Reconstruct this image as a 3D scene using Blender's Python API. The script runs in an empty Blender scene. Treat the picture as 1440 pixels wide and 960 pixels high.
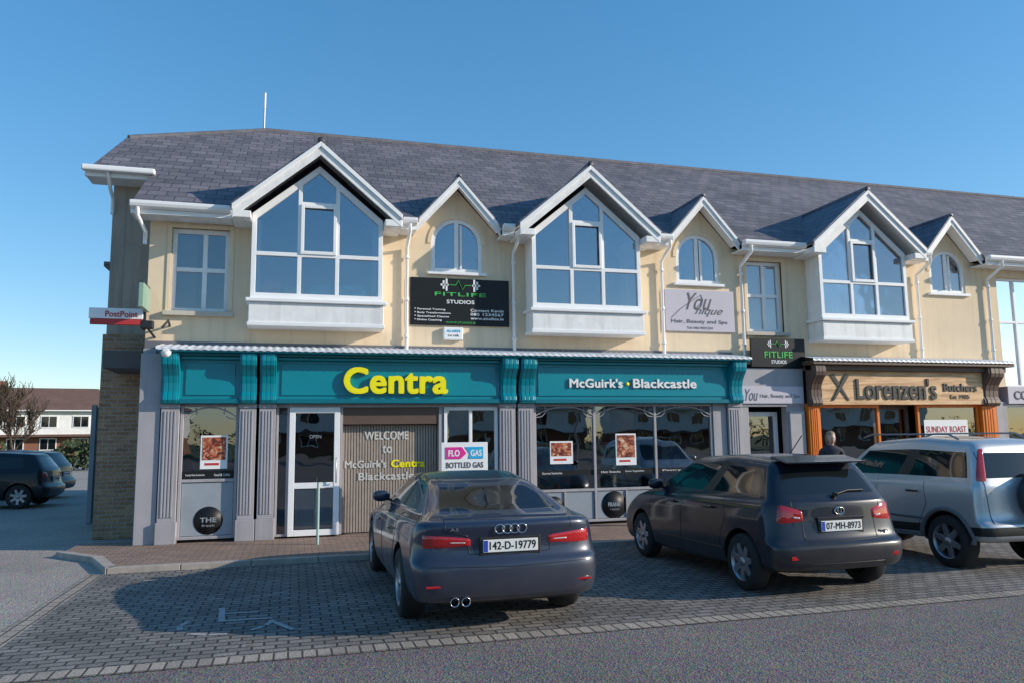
import bpy, bmesh, math, random
from mathutils import Vector, Matrix
from mathutils.bvhtree import BVHTree
random.seed(7)
SC=bpy.context.scene
COL=SC.collection
# ------------------------------------------------------------------ helpers
def empty(name,loc=(0,0,0),parent=None):
    o=bpy.data.objects.new(name,None);o.location=loc;COL.objects.link(o);o.empty_display_size=.2
    if parent:o.parent=parent
    return o
def mobj(name,verts,faces,mat,parent=None,smooth=False,mi=None):
    me=bpy.data.meshes.new(name);me.from_pydata(verts,[],faces);me.update()
    mats=mat if isinstance(mat,(list,tuple)) else [mat]
    for m in mats: me.materials.append(m)
    if mi:
        for p,i in zip(me.polygons,mi):p.material_index=i
    if smooth:
        for p in me.polygons:p.use_smooth=True
    o=bpy.data.objects.new(name,me);COL.objects.link(o)
    if parent:o.parent=parent
    return o
def fixn(o):
    bm=bmesh.new();bm.from_mesh(o.data);bmesh.ops.recalc_face_normals(bm,faces=bm.faces);bm.to_mesh(o.data);bm.free()
def bevel(o,w,seg=2):
    m=o.modifiers.new('b','BEVEL');m.width=w;m.segments=seg;m.limit_method='ANGLE';m.angle_limit=math.radians(40)
class MB:
    def __init__(s):s.v=[];s.f=[]
    def box(s,x0,x1,y0,y1,z0,z1):
        n=len(s.v)
        s.v+=[(x0,y0,z0),(x1,y0,z0),(x1,y1,z0),(x0,y1,z0),(x0,y0,z1),(x1,y0,z1),(x1,y1,z1),(x0,y1,z1)]
        s.f+=[tuple(n+i for i in q) for q in ((0,3,2,1),(4,5,6,7),(0,1,5,4),(1,2,6,5),(2,3,7,6),(3,0,4,7))];return s
    def prism(s,poly,axis,a,b):
        n=len(s.v);k=len(poly)
        for t in (a,b):
            for p in poly:
                s.v.append((p[0],t,p[1]) if axis=='y' else ((t,p[0],p[1]) if axis=='x' else (p[0],p[1],t)))
        s.f.append(tuple(n+i for i in range(k)));s.f.append(tuple(n+k+i for i in reversed(range(k))))
        for i in range(k):
            j=(i+1)%k;s.f.append((n+i,n+k+i,n+k+j,n+j))
        return s
    def quad(s,*p):
        n=len(s.v);s.v+=list(p);s.f.append(tuple(range(n,n+len(p))));return s
    def obj(s,name,mat,parent=None,bev=0,smooth=False):
        o=mobj(name,s.v,s.f,mat,parent,smooth);fixn(o)
        if bev:bevel(o,bev)
        return o
def box(name,mat,parent,x0,x1,y0,y1,z0,z1,bev=0):
    return MB().box(x0,x1,y0,y1,z0,z1).obj(name,mat,parent,bev)
def apply_mods(o):
    dg=bpy.context.evaluated_depsgraph_get();dg.update()
    e=o.evaluated_get(dg);me=bpy.data.meshes.new_from_object(e,depsgraph=dg)
    o.modifiers.clear();o.data=me
def boolean(o,cut):
    fixn(o);fixn(cut)
    m=o.modifiers.new('x','BOOLEAN');m.operation='DIFFERENCE';m.solver='EXACT';m.object=cut
    m.material_mode='TRANSFER'
    bpy.context.view_layer.update();apply_mods(o);bpy.data.objects.remove(cut)
def lathe(name,prof,mat,parent,axis='x',n=40,loc=(0,0,0),mi=None):
    v=[];f=[];k=len(prof);idx=[]
    for i in range(n):
        a=2*math.pi*i/n;c,s_=math.cos(a),math.sin(a)
        for (h,r) in prof:
            if axis=='x':v.append((loc[0]+h,loc[1]+r*c,loc[2]+r*s_))
            elif axis=='y':v.append((loc[0]+r*c,loc[1]+h,loc[2]+r*s_))
            else:v.append((loc[0]+r*c,loc[1]+r*s_,loc[2]+h))
    for i in range(n):
        for j in range(k-1):
            a=i*k+j;b=((i+1)%n)*k+j
            f.append((a,a+1,b+1,b));idx.append(mi[j] if mi else 0)
    o=mobj(name,v,f,mat,parent,True,idx);fixn(o);return o
def tube(name,pts,r,mat,parent=None,res=3,cyc=False):
    cu=bpy.data.curves.new(name,'CURVE');cu.dimensions='3D';cu.bevel_depth=r;cu.bevel_resolution=res;cu.use_fill_caps=True
    sp=cu.splines.new('POLY');sp.points.add(len(pts)-1)
    for p,q in zip(sp.points,pts):p.co=(q[0],q[1],q[2],1)
    sp.use_cyclic_u=cyc
    cu.materials.append(mat);o=bpy.data.objects.new(name,cu);COL.objects.link(o)
    if parent:o.parent=parent
    return o
def text(name,s,x0,x1,z0,z1,y,mat,parent,bold=0,ext=.006,shear=0):
    # bold = extra stroke width in metres, made from slightly staggered copies
    cu=bpy.data.curves.new(name,'FONT');cu.body=s;cu.size=1;cu.extrude=.01;cu.shear=shear;cu.align_x='LEFT'
    h=z1-z0
    if bold:cu.space_character=1+min(.10,bold/h*1.1)
    cu.materials.append(mat);o=bpy.data.objects.new(name,cu);COL.objects.link(o)
    bpy.context.view_layer.update();bb=o.bound_box
    bx0=min(b[0] for b in bb);bx1=max(b[0] for b in bb);by0=min(b[1] for b in bb);by1=max(b[1] for b in bb)
    x0+=bold;x1-=bold;z0+=bold*.7;z1-=bold*.7
    sx=(x1-x0)/(bx1-bx0);sy=(z1-z0)/(by1-by0)
    o.rotation_euler=(math.radians(90),0,0);o.scale=(sx,sy,ext/.01);o.location=(x0-bx0*sx,y,z0-by0*sy)
    if parent:o.parent=parent
    if bold:
        base=o.location.copy()
        for i,(dx,dz) in enumerate(((1,0),(-1,0),(.7,.7),(-.7,.7),(.7,-.7),(-.7,-.7),(0,.7),(0,-.7),(.5,0),(-.5,0))):
            c=bpy.data.objects.new(name,cu);COL.objects.link(c);c.rotation_euler=o.rotation_euler;c.scale=o.scale
            c.location=base+Vector((dx*bold,(i+1)*.0004,dz*bold))
            if parent:c.parent=parent
    return o
# ------------------------------------------------------------------ materials
def newmat(name):
    m=bpy.data.materials.new(name);m.use_nodes=True;nt=m.node_tree;b=nt.nodes['Principled BSDF'];return m,nt,b
def N(nt,t,**k):
    n=nt.nodes.new(t)
    for a,b in k.items():setattr(n,a,b)
    return n
def P(name,col,rough=.6,metal=0,var=.12,scale=1.5,bump=0,bscale=80,spec=.5,coat=0,dirt=0,dirtcol=(.16,.14,.12),streak=0):
    m,nt,b=newmat(name);L=nt.links.new
    b.inputs['Roughness'].default_value=rough;b.inputs['Metallic'].default_value=metal
    b.inputs['Specular IOR Level'].default_value=spec;b.inputs['Coat Weight'].default_value=coat;b.inputs['Coat Roughness'].default_value=.04
    tc=N(nt,'ShaderNodeTexCoord')
    n=N(nt,'ShaderNodeTexNoise');n.inputs['Scale'].default_value=scale;n.inputs['Detail'].default_value=8;n.inputs['Roughness'].default_value=.65
    L(tc.outputs['Object'],n.inputs['Vector'])
    r=N(nt,'ShaderNodeValToRGB');r.color_ramp.elements[0].position=.3;r.color_ramp.elements[1].position=.7
    r.color_ramp.elements[0].color=tuple(c*(1-var) for c in col)+(1,);r.color_ramp.elements[1].color=tuple(min(1,c*(1+var)) for c in col)+(1,)
    L(n.outputs['Fac'],r.inputs[0]);out=r.outputs[0]
    if streak:
        mp=N(nt,'ShaderNodeMapping');mp.inputs['Scale'].default_value=(5,5,.35);L(tc.outputs['Object'],mp.inputs[0])
        ns=N(nt,'ShaderNodeTexNoise');ns.inputs['Scale'].default_value=1.4;ns.inputs['Detail'].default_value=7;L(mp.outputs[0],ns.inputs[0])
        rs=N(nt,'ShaderNodeValToRGB');rs.color_ramp.elements[0].position=.5;rs.color_ramp.elements[1].position=.78
        rs.color_ramp.elements[0].color=(1,1,1,1);rs.color_ramp.elements[1].color=(1-streak,1-streak*1.05,1-streak*1.1,1);L(ns.outputs['Fac'],rs.inputs[0])
        mm=N(nt,'ShaderNodeMixRGB',blend_type='MULTIPLY');mm.inputs[0].default_value=1;L(out,mm.inputs[1]);L(rs.outputs[0],mm.inputs[2]);out=mm.outputs[0]
    if dirt:
        sx=N(nt,'ShaderNodeSeparateXYZ');L(tc.outputs['Object'],sx.inputs[0])
        mr=N(nt,'ShaderNodeMapRange');mr.inputs[1].default_value=.15;mr.inputs[2].default_value=.8;mr.inputs[3].default_value=dirt;mr.inputs[4].default_value=.03
        L(sx.outputs[2],mr.inputs[0])
        n2=N(nt,'ShaderNodeTexNoise');n2.inputs['Scale'].default_value=5;n2.inputs['Detail'].default_value=9;L(tc.outputs['Object'],n2.inputs['Vector'])
        mu=N(nt,'ShaderNodeMath',operation='MULTIPLY');L(mr.outputs[0],mu.inputs[0]);L(n2.outputs['Fac'],mu.inputs[1])
        mx=N(nt,'ShaderNodeMixRGB');L(mu.outputs[0],mx.inputs[0]);L(out,mx.inputs[1]);mx.inputs[2].default_value=dirtcol+(1,);out=mx.outputs[0]
        mc=N(nt,'ShaderNodeMath',operation='MULTIPLY_ADD');L(mu.outputs[0],mc.inputs[0]);mc.inputs[1].default_value=.9;mc.inputs[2].default_value=.04;L(mc.outputs[0],b.inputs['Coat Roughness'])
    L(out,b.inputs['Base Color'])
    if bump:
        n3=N(nt,'ShaderNodeTexNoise');n3.inputs['Scale'].default_value=bscale;n3.inputs['Detail'].default_value=4;L(tc.outputs['Object'],n3.inputs['Vector'])
        bu=N(nt,'ShaderNodeBump');bu.inputs['Strength'].default_value=bump;bu.inputs['Distance'].default_value=.01
        L(n3.outputs['Fac'],bu.inputs['Height']);L(bu.outputs[0],b.inputs['Normal'])
    return m
def BR(name,c1,c2,mortar,bw,bh,ms,axis='xy',rough=.8,stain=.35,bump=.5,spec=.3,bias=0,k=1,offset=.5):
    m,nt,b=newmat(name);L=nt.links.new
    tc=N(nt,'ShaderNodeTexCoord');sx=N(nt,'ShaderNodeSeparateXYZ');L(tc.outputs['Object'],sx.inputs[0])
    cx=N(nt,'ShaderNodeCombineXYZ');ix={'x':0,'y':1,'z':2}
    L(sx.outputs[ix[axis[0]]],cx.inputs[0])
    mk=N(nt,'ShaderNodeMath',operation='MULTIPLY');mk.inputs[1].default_value=k;L(sx.outputs[ix[axis[1]]],mk.inputs[0]);L(mk.outputs[0],cx.inputs[1])
    nw=N(nt,'ShaderNodeTexNoise');nw.inputs['Scale'].default_value=1.3;L(tc.outputs['Object'],nw.inputs['Vector'])
    vm=N(nt,'ShaderNodeVectorMath',operation='MULTIPLY_ADD');L(nw.outputs['Color'],vm.inputs[0]);vm.inputs[1].default_value=(.04,.04,0);L(cx.outputs[0],vm.inputs[2])
    t=N(nt,'ShaderNodeTexBrick');t.offset=offset;L(vm.outputs[0],t.inputs['Vector'])
    t.inputs['Scale'].default_value=1;t.inputs['Brick Width'].default_value=bw;t.inputs['Row Height'].default_value=bh
    t.inputs['Mortar Size'].default_value=ms;t.inputs['Mortar Smooth'].default_value=.3;t.inputs['Bias'].default_value=bias
    t.inputs['Color1'].default_value=c1+(1,);t.inputs['Color2'].default_value=c2+(1,);t.inputs['Mortar'].default_value=mortar+(1,)
    n=N(nt,'ShaderNodeTexNoise');n.inputs['Scale'].default_value=.7;n.inputs['Detail'].default_value=10;n.inputs['Roughness'].default_value=.7;L(tc.outputs['Object'],n.inputs['Vector'])
    r=N(nt,'ShaderNodeValToRGB');r.color_ramp.elements[0].position=.3;r.color_ramp.elements[1].position=.72
    r.color_ramp.elements[0].color=(1-stain,)*3+(1,);r.color_ramp.elements[1].color=(1+stain*.4,)*3+(1,)
    L(n.outputs['Fac'],r.inputs[0])
    mx=N(nt,'ShaderNodeMixRGB',blend_type='MULTIPLY');mx.inputs[0].default_value=1;L(t.outputs['Color'],mx.inputs[1]);L(r.outputs[0],mx.inputs[2])
    n4=N(nt,'ShaderNodeTexNoise');n4.inputs['Scale'].default_value=45;n4.inputs['Detail'].default_value=5;L(tc.outputs['Object'],n4.inputs['Vector'])
    m4=N(nt,'ShaderNodeMixRGB',blend_type='OVERLAY');m4.inputs[0].default_value=.6;L(mx.outputs[0],m4.inputs[1]);L(n4.outputs['Fac'],m4.inputs[2])
    L(m4.outputs[0],b.inputs['Base Color'])
    b.inputs['Roughness'].default_value=rough;b.inputs['Specular IOR Level'].default_value=spec
    ad=N(nt,'ShaderNodeMath',operation='MULTIPLY_ADD');L(t.outputs['Fac'],ad.inputs[0]);ad.inputs[1].default_value=-1;L(n4.outputs['Fac'],ad.inputs[2])
    bu=N(nt,'ShaderNodeBump');bu.inputs['Strength'].default_value=bump;bu.inputs['Distance'].default_value=.008;L(ad.outputs[0],bu.inputs['Height']);L(bu.outputs[0],b.inputs['Normal'])
    return m
def ground_mat(name,col,patch=.3,fine=.5,rough=.85):
    m,nt,b=newmat(name);L=nt.links.new;tc=N(nt,'ShaderNodeTexCoord')
    a=N(nt,'ShaderNodeTexNoise');a.inputs['Scale'].default_value=.35;a.inputs['Detail'].default_value=10;a.inputs['Roughness'].default_value=.65
    c=N(nt,'ShaderNodeTexVoronoi');c.inputs['Scale'].default_value=60
    d=N(nt,'ShaderNodeTexNoise');d.inputs['Scale'].default_value=160;d.inputs['Detail'].default_value=3
    for q in (a,c,d):L(tc.outputs['Object'],q.inputs['Vector'])
    r=N(nt,'ShaderNodeValToRGB');r.color_ramp.elements[0].position=.32;r.color_ramp.elements[1].position=.68
    r.color_ramp.elements[0].color=tuple(x*(1-patch) for x in col)+(1,);r.color_ramp.elements[1].color=tuple(x*(1+patch) for x in col)+(1,)
    L(a.outputs['Fac'],r.inputs[0])
    cr=N(nt,'ShaderNodeMixRGB',blend_type='OVERLAY');cr.inputs[0].default_value=fine;L(r.outputs[0],cr.inputs[1]);L(c.outputs['Color'],cr.inputs[2])
    hs=N(nt,'ShaderNodeHueSaturation');hs.inputs['Saturation'].default_value=.75;L(cr.outputs[0],hs.inputs['Color'])
    L(hs.outputs[0],b.inputs['Base Color']);b.inputs['Roughness'].default_value=rough;b.inputs['Specular IOR Level'].default_value=.2
    bu=N(nt,'ShaderNodeBump');bu.inputs['Strength'].default_value=.8;bu.inputs['Distance'].default_value=.008;L(c.outputs['Distance'],bu.inputs['Height'])
    bu2=N(nt,'ShaderNodeBump');bu2.inputs['Strength'].default_value=.5;bu2.inputs['Distance'].default_value=.005;L(d.outputs['Fac'],bu2.inputs['Height']);L(bu.outputs[0],bu2.inputs['Normal']);L(bu2.outputs[0],b.inputs['Normal'])
    return m
def glassmat(name,tint=(.5,.55,.6),base=.13,wav=.004):
    m=bpy.data.materials.new(name);m.use_nodes=True;nt=m.node_tree;nt.nodes.clear();L=nt.links.new
    o=N(nt,'ShaderNodeOutputMaterial');mx=N(nt,'ShaderNodeMixShader');t=N(nt,'ShaderNodeBsdfTransparent');g=N(nt,'ShaderNodeBsdfGlossy')
    t.inputs[0].default_value=tint+(1,);g.inputs['Roughness'].default_value=.01;g.inputs['Color'].default_value=(.88,.93,1,1)
    fr=N(nt,'ShaderNodeFresnel');fr.inputs[0].default_value=1.5
    ma=N(nt,'ShaderNodeMath',operation='MULTIPLY_ADD');ma.inputs[1].default_value=1.3;ma.inputs[2].default_value=base;L(fr.outputs[0],ma.inputs[0])
    mi=N(nt,'ShaderNodeMath',operation='MINIMUM');mi.inputs[1].default_value=.95;L(ma.outputs[0],mi.inputs[0])
    tc=N(nt,'ShaderNodeTexCoord');n=N(nt,'ShaderNodeTexNoise');n.inputs['Scale'].default_value=1.1;L(tc.outputs['Object'],n.inputs['Vector'])
    bu=N(nt,'ShaderNodeBump');bu.inputs['Strength'].default_value=1;bu.inputs['Distance'].default_value=wav;L(n.outputs['Fac'],bu.inputs['Height']);L(bu.outputs[0],g.inputs['Normal'])
    L(mi.outputs[0],mx.inputs[0]);L(t.outputs[0],mx.inputs[1]);L(g.outputs[0],mx.inputs[2]);L(mx.outputs[0],o.inputs[0]);return m
M={}
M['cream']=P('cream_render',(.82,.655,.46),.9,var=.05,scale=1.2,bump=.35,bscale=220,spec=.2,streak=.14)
M['creamshade']=P('cream_render_shaded',(.42,.37,.31),.9,var=.1,scale=1.2,bump=.35,bscale=220,spec=.2,streak=.25)  # same cream with the set-back's shade put into its colour, plus grime streaks
M['white']=P('white_upvc',(.86,.86,.86),.35,var=.04,scale=3)
M['whitedirty']=P('white_boards',(.82,.82,.81),.5,var=.08,scale=5,streak=.18)
M['sill']=P('concrete_sill',(.55,.50,.42),.85,bump=.3)
M['slate']=BR('roof_slate',(.135,.125,.145),(.215,.195,.215),(.055,.055,.065),.32,.19,.010,'xz',rough=.7,stain=.35,bump=.9,spec=.35,k=1.3)
M['slate2']=BR('roof_slate_dormer',(.10,.10,.13),(.16,.155,.19),(.05,.05,.065),.3,.19,.010,'yz',rough=.5,stain=.3,bump=.9,spec=.5,k=1.1)
M['brick']=BR('yellow_brick',(.46,.30,.17),(.31,.19,.11),(.38,.34,.29),.225,.075,.010,'xz',rough=.9,stain=.3)
M['teal']=P('teal_paint',(.0,.235,.30),.3,var=.05,scale=2)
M['teal2']=P('teal_paint_dark',(.0,.15,.2),.35,var=.06)
M['greyp']=P('grey_pilaster_paint',(.37,.355,.375),.5,var=.06,scale=3,streak=.18)
M['greyshade']=P('shade_line_grey',(.16,.16,.18),.55,var=.1)  # dark tone for the shade line above the cornice
M['lead']=P('lead_flashing',(.62,.63,.65),.5,metal=.1,var=.25,scale=6)
M['glass']=glassmat('window_glass',(.78,.82,.86),.19)
M['sglass']=glassmat('shop_glass',(.8,.82,.83),.16)
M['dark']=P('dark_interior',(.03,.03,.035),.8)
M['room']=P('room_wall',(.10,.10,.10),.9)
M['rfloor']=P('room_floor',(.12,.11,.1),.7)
M['black']=P('black_plastic',(.02,.02,.022),.5)
M['signblk']=P('sign_black',(.012,.013,.015),.45,var=.1,spec=.3)
M['yellow']=P('yellow_letter',(.95,.85,.0),.4,var=.02)
M['wtxt']=P('white_letter',(.85,.85,.85),.4,var=.02)
M['ltgrey']=P('sign_lilac',(.54,.50,.56),.45,var=.04)
M['frost']=P('frosted_film',(.30,.34,.38),.35,var=.1,scale=2)
M['slat']=P('wood_slat',(.36,.30,.25),.6,var=.12,scale=8)
M['gtxt']=P('text_grey',(.10,.10,.11),.5)
M['green']=P('sign_green',(.08,.5,.1),.4)
M['red']=P('sign_red',(.5,.04,.04),.5)
M['pink']=P('sign_pink',(.7,.03,.3),.4)
M['cyan']=P('sign_cyan',(.02,.4,.7),.4)
M['orange']=P('orange_paint',(.78,.20,.015),.4,var=.06)
M['brownd']=P('brown_cornice',(.12,.075,.055),.5)
M['metal']=P('galvanised',(.4,.42,.44),.4,metal=.7)
M['bluegate']=P('gate_paint',(.20,.25,.29),.5,var=.1)
M['asph']=ground_mat('asphalt',(.175,.148,.128),.15,.7)
M['conc']=ground_mat('worn_tarmac',(.34,.285,.235),.22,.5)
M['sett']=BR('grey_setts',(.285,.26,.24),(.18,.168,.157),(.06,.055,.05),.20,.115,.012,'xy',rough=.8,stain=.45,bump=1.0)
M['settb']=BR('border_setts',(.42,.36,.30),(.32,.275,.23),(.08,.07,.065),.115,.22,.010,'xy',rough=.8,stain=.3,bump=1.0,offset=0)
M['paver']=BR('red_pavers',(.36,.24,.18),(.27,.19,.15),(.11,.10,.09),.2,.1,.008,'xy',rough=.85,stain=.3)
M['kerb']=P('kerb_concrete',(.36,.315,.275),.85,var=.2,scale=6,bump=.3)
M['grass']=P('grass',(.05,.08,.025),.95,var=.4,scale=2,bump=1,bscale=60)
M['skin']=P('skin',(.55,.33,.25),.5,var=.05)
M['hair']=P('hair',(.30,.22,.13),.6,var=.3,scale=40)
M['coat']=P('coat',(.03,.03,.045),.8,var=.2)
def woodm():
    m,nt,b=newmat('sign_wood');L=nt.links.new;tc=N(nt,'ShaderNodeTexCoord');mp=N(nt,'ShaderNodeMapping');mp.inputs['Scale'].default_value=(.6,1,7)
    L(tc.outputs['Object'],mp.inputs[0]);n=N(nt,'ShaderNodeTexNoise');n.inputs['Scale'].default_value=2.2;n.inputs['Detail'].default_value=8;n.inputs['Distortion'].default_value=.6;L(mp.outputs[0],n.inputs[0])
    r=N(nt,'ShaderNodeValToRGB');r.color_ramp.elements[0].color=(.42,.22,.09,1);r.color_ramp.elements[1].color=(.80,.50,.26,1);r.color_ramp.elements[0].position=.33;r.color_ramp.elements[1].position=.6
    L(n.outputs['Fac'],r.inputs[0]);L(r.outputs[0],b.inputs['Base Color']);b.inputs['Roughness'].default_value=.5;return m
M['wood']=woodm()
def poster(name,cols,sc=7,soft=False):
    m,nt,b=newmat(name);L=nt.links.new;tc=N(nt,'ShaderNodeTexCoord')
    if soft:
        n=N(nt,'ShaderNodeTexNoise');n.inputs['Scale'].default_value=sc;n.inputs['Detail'].default_value=5;n.inputs['Distortion'].default_value=1.2
    else:
        n=N(nt,'ShaderNodeTexVoronoi');n.inputs['Scale'].default_value=sc
    L(tc.outputs['Object'],n.inputs['Vector']);r=N(nt,'ShaderNodeValToRGB')
    if not soft:r.color_ramp.interpolation='CONSTANT'
    els=r.color_ramp.elements
    while len(els)<len(cols):els.new(.5)
    for i,c in enumerate(cols):els[i].position=(.3+.4*i/(len(cols)-1)) if soft else i/len(cols);els[i].color=c+(1,)
    if soft:L(n.outputs['Fac'],r.inputs[0])
    else:
        s=N(nt,'ShaderNodeSeparateXYZ');L(n.outputs['Color'],s.inputs[0]);L(s.outputs[0],r.inputs[0])
    L(r.outputs[0],b.inputs['Base Color']);b.inputs['Roughness'].default_value=.4;return m
M['post1']=poster('poster_print',[(.03,.012,.01),(.12,.03,.02),(.45,.09,.04),(.55,.3,.16),(.75,.65,.5)],11,True)
M['shelf']=poster('stocked_shelves',[(.3,.25,.2),(.1,.1,.12),(.35,.08,.06),(.3,.3,.32),(.25,.25,.08),(.05,.15,.2)],9)
# ------------------------------------------------------------------ ground
g=MB().quad((-400,-400,-.012),(400,-400,-.012),(400,400,-.012),(-400,400,-.012)).obj('ground',M['grass'])
MB().quad((-60,-56,-.006),(80,-56,-.006),(80,-7.5,-.006),(-60,-7.5,-.006)).obj('road',M['asph'])
MB().quad((-30,-7.5,-.006),(-2.4,-7.5,-.006),(-2.4,60,-.006),(-30,60,-.006)).obj('side_road',M['conc'])
MB().quad((-2.4,-7.3,0),(26,-7.3,0),(26,-2.6,0),(-2.4,-2.6,0)).obj('parking_bay_paving',M['sett'])
e=MB().quad((-2.6,-7.52,.001),(26,-7.52,.001),(26,-7.3,.001),(-2.6,-7.3,.001)).obj('paving_border',M['settb'])
MB().quad((-2.6,-7.3,.001),(-2.4,-7.3,.001),(-2.4,-2.6,.001),(-2.6,-2.6,.001)).obj('paving_border',M['settb'])
pv=empty('pavement')
MB().prism([(-2.28,-2.48),(26,-2.48),(26,.3),(-3.4,.3),(-3.4,-.6),(-2.7,-1.4)],'z',-.1,.07).obj('paving',M['paver'],pv)
kb=MB();x=-2.38
while x<26:
    kb.box(x,x+.905,-2.6,-2.475,-.1,.078);x+=.915
kb.prism([(-2.4,-2.6),(-2.28,-2.5),(-2.68,-1.4),(-2.82,-1.45)],'z',-.1,.078)
kb.prism([(-2.82,-1.44),(-2.68,-1.39),(-3.38,-.58),(-3.5,-.66)],'z',-.1,.078)
kb.obj('kerbstones',M['kerb'],pv,.008)
pm=P('worn_paint',(.36,.355,.35),.8,var=.35,scale=30)
mk=MB()
def seg(p,q,w=.07,z=.004):
    p=Vector(p);q=Vector(q);d=(q-p).normalized();n_=Vector((-d.y,d.x))*w/2
    mk.quad((p.x-n_.x,p.y-n_.y,z),(q.x-n_.x,q.y-n_.y,z),(q.x+n_.x,q.y+n_.y,z),(p.x+n_.x,p.y+n_.y,z))
cx,cy=-.6,-6.1;L_=[]
for i in range(9):
    a=math.radians(150+i*26);L_.append((cx+.42*math.cos(a),cy+.42*math.sin(a)))
for i in range(8):
    p_,q_=Vector(L_[i]),Vector(L_[i+1])
    if i not in (2,5):seg(p_,p_.lerp(q_,.85),.05,.004+.0002*i)
seg((cx-.1,cy+.75),(cx-.05,cy+.1),.06,.0062);seg((cx-.04,cy+.12),(cx+.42,cy+.1),.055,.0066);seg((cx+.40,cy+.0),(cx+.62,cy-.45),.06,.007)
seg((cx-.08,cy+.45),(cx+.28,cy+.42),.05,.0078)
mk.obj('parking_marking',pm)
rl=random.Random(3);v=[];f=[]
for i in range(420):
    x=rl.uniform(-2.3,20);y=-2.62-abs(rl.gauss(0,.16)) if rl.random()<.7 else rl.uniform(-7.2,-2.7)
    s=rl.uniform(.008,.024);a=rl.uniform(0,6.28);k0=len(v);z=.006+rl.random()*.01
    v+=[(x+s*math.cos(a),y+s*math.sin(a),z),(x-s*.6*math.sin(a),y+s*.6*math.cos(a),z+.006),(x-s*math.cos(a),y-s*math.sin(a),z),(x+s*.6*math.sin(a),y-s*.6*math.cos(a),z+.003)];f.append((k0,k0+1,k0+2,k0+3))
mobj('fallen_leaves',v,f,P('dead_leaf',(.16,.10,.05),.9,var=.5,scale=4))
# ------------------------------------------------------------------ building
B=empty('shop_building')
XR=24.
bays=[.33,5.42,11.85]
smalls=[2.90,8.08,14.47]
arch=[(2.92,4.87,5.92),(8.08,4.87,5.92),(14.57,4.91,5.92)]
SB=.852
poly=[(-2.5,3.2),(XR,3.2),(XR,5.66)]
for c in reversed(smalls):poly+=[(c+.80,5.66),(c,6.52),(c-.80,5.66)]
poly+=[(-2.5,5.66)]
wall=MB().prism(poly,'y',0,.28).obj('upper_wall',M['cream'],B)
cut=MB()
for c in bays:cut.box(c-1.0,c+1.0,-.5,.6,4.1,5.9)
cut.box(-2.14,-1.19,-.5,.6,3.96,5.44);cut.box(9.23,10.10,-.5,.6,3.88,5.42);cut.box(16.0,17.9,-.5,.6,2.0,5.36)
for c,z0,z1 in arch:
    r=.5;cut.prism([(c-r,z0),(c+r,z0)]+[(c+r*math.cos(math.radians(t)),z1-r+r*math.sin(math.radians(t))) for t in range(0,181,12)],'y',-.5,.6)
boolean(wall,cut.obj('cut',M['cream']))
def frame(name,x0,x1,z0,z1,y,vs=(),hs=(),w=.06,d=.07,mat='white',glass='glass'):
    b=MB();b.box(x0,x0+w,y,y+d,z0,z1).box(x1-w,x1,y,y+d,z0,z1).box(x0+w,x1-w,y,y+d,z1-w,z1).box(x0+w,x1-w,y,y+d,z0,z0+w)
    for v in vs:b.box(v-w*.5,v+w*.5,y+.003,y+d-.003,z0+w,z1-w)
    for h in hs:b.box(x0+w,x1-w,y+.006,y+d-.006,h-w*.5,h+w*.5)
    b.obj(name,M[mat],B,.006)
    MB().quad((x0+.02,y+d*.6,z0+.02),(x1-.02,y+d*.6,z0+.02),(x1-.02,y+d*.6,z1-.02),(x0+.02,y+d*.6,z1-.02)).obj(name+'_glass',M[glass],B)
def casing(x0,x1,z0,z1):
    MB().box(x0-.07,x0,-.02,.05,z0,z1+.07).box(x1,x1+.07,-.02,.05,z0,z1+.07).box(x0,x1,-.02,.05,z1,z1+.07).obj('window_surround',M['cream'],B,.005)
    box('window_sill',M['sill'],B,x0-.1,x1+.1,-.09,.1,z0-.08,z0,.008)
frame('upper_window',-2.14,-1.19,3.96,5.44,.08,[-1.6],[4.72],.075);casing(-2.14,-1.19,3.96,5.44)
frame('upper_window',9.23,10.10,3.88,5.42,.08,[9.7],[4.68],.075);casing(9.23,10.10,3.88,5.42)
frame('upper_window',16.0,17.9,2.75,5.36,.08,[16.6,17.2],[4.3],.06)
for c,z0,z1 in arch:
    r=.5;b=MB();zc=z1-r;w=.075
    out=[(c+r,z0)]+[(c+r*math.cos(math.radians(t)),zc+r*math.sin(math.radians(t))) for t in range(0,181,10)]+[(c-r,z0)]
    inn=[(c+(r-w),z0)]+[(c+(r-w)*math.cos(math.radians(t)),zc+(r-w)*math.sin(math.radians(t))) for t in range(0,181,10)]+[(c-(r-w),z0)]
    for i in range(len(out)-1):b.prism([out[i],out[i+1],inn[i+1],inn[i]],'y',.02,.10)
    b.box(c-r+w,c+r-w,.025,.095,z0,z0+w).box(c-.04,c+.04,.03,.09,z0+w,z1-w)
    b.box(c+.06,c+.10,.005,.03,z0+w,z1-.12)
    b.obj('arched_frame',M['white'],B)
    MB().prism([(p[0],p[1]) for p in out],'y',.06,.064).obj('arched_glass',M['glass'],B)
    s=MB()
    r2=.57;r1=.5
    for t in range(0,180,10):
        a0,a1=math.radians(t),math.radians(t+10)
        s.prism([(c+r2*math.cos(a0),zc+r2*math.sin(a0)),(c+r2*math.cos(a1),zc+r2*math.sin(a1)),(c+r1*math.cos(a1),zc+r1*math.sin(a1)),(c+r1*math.cos(a0),zc+r1*math.sin(a0))],'y',-.02,.02)
    s.obj('arch_surround',M['cream'],B)
    box('window_sill',M['white'],B,c-.58,c+.58,-.07,.05,z0-.06,z0,.008)
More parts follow.
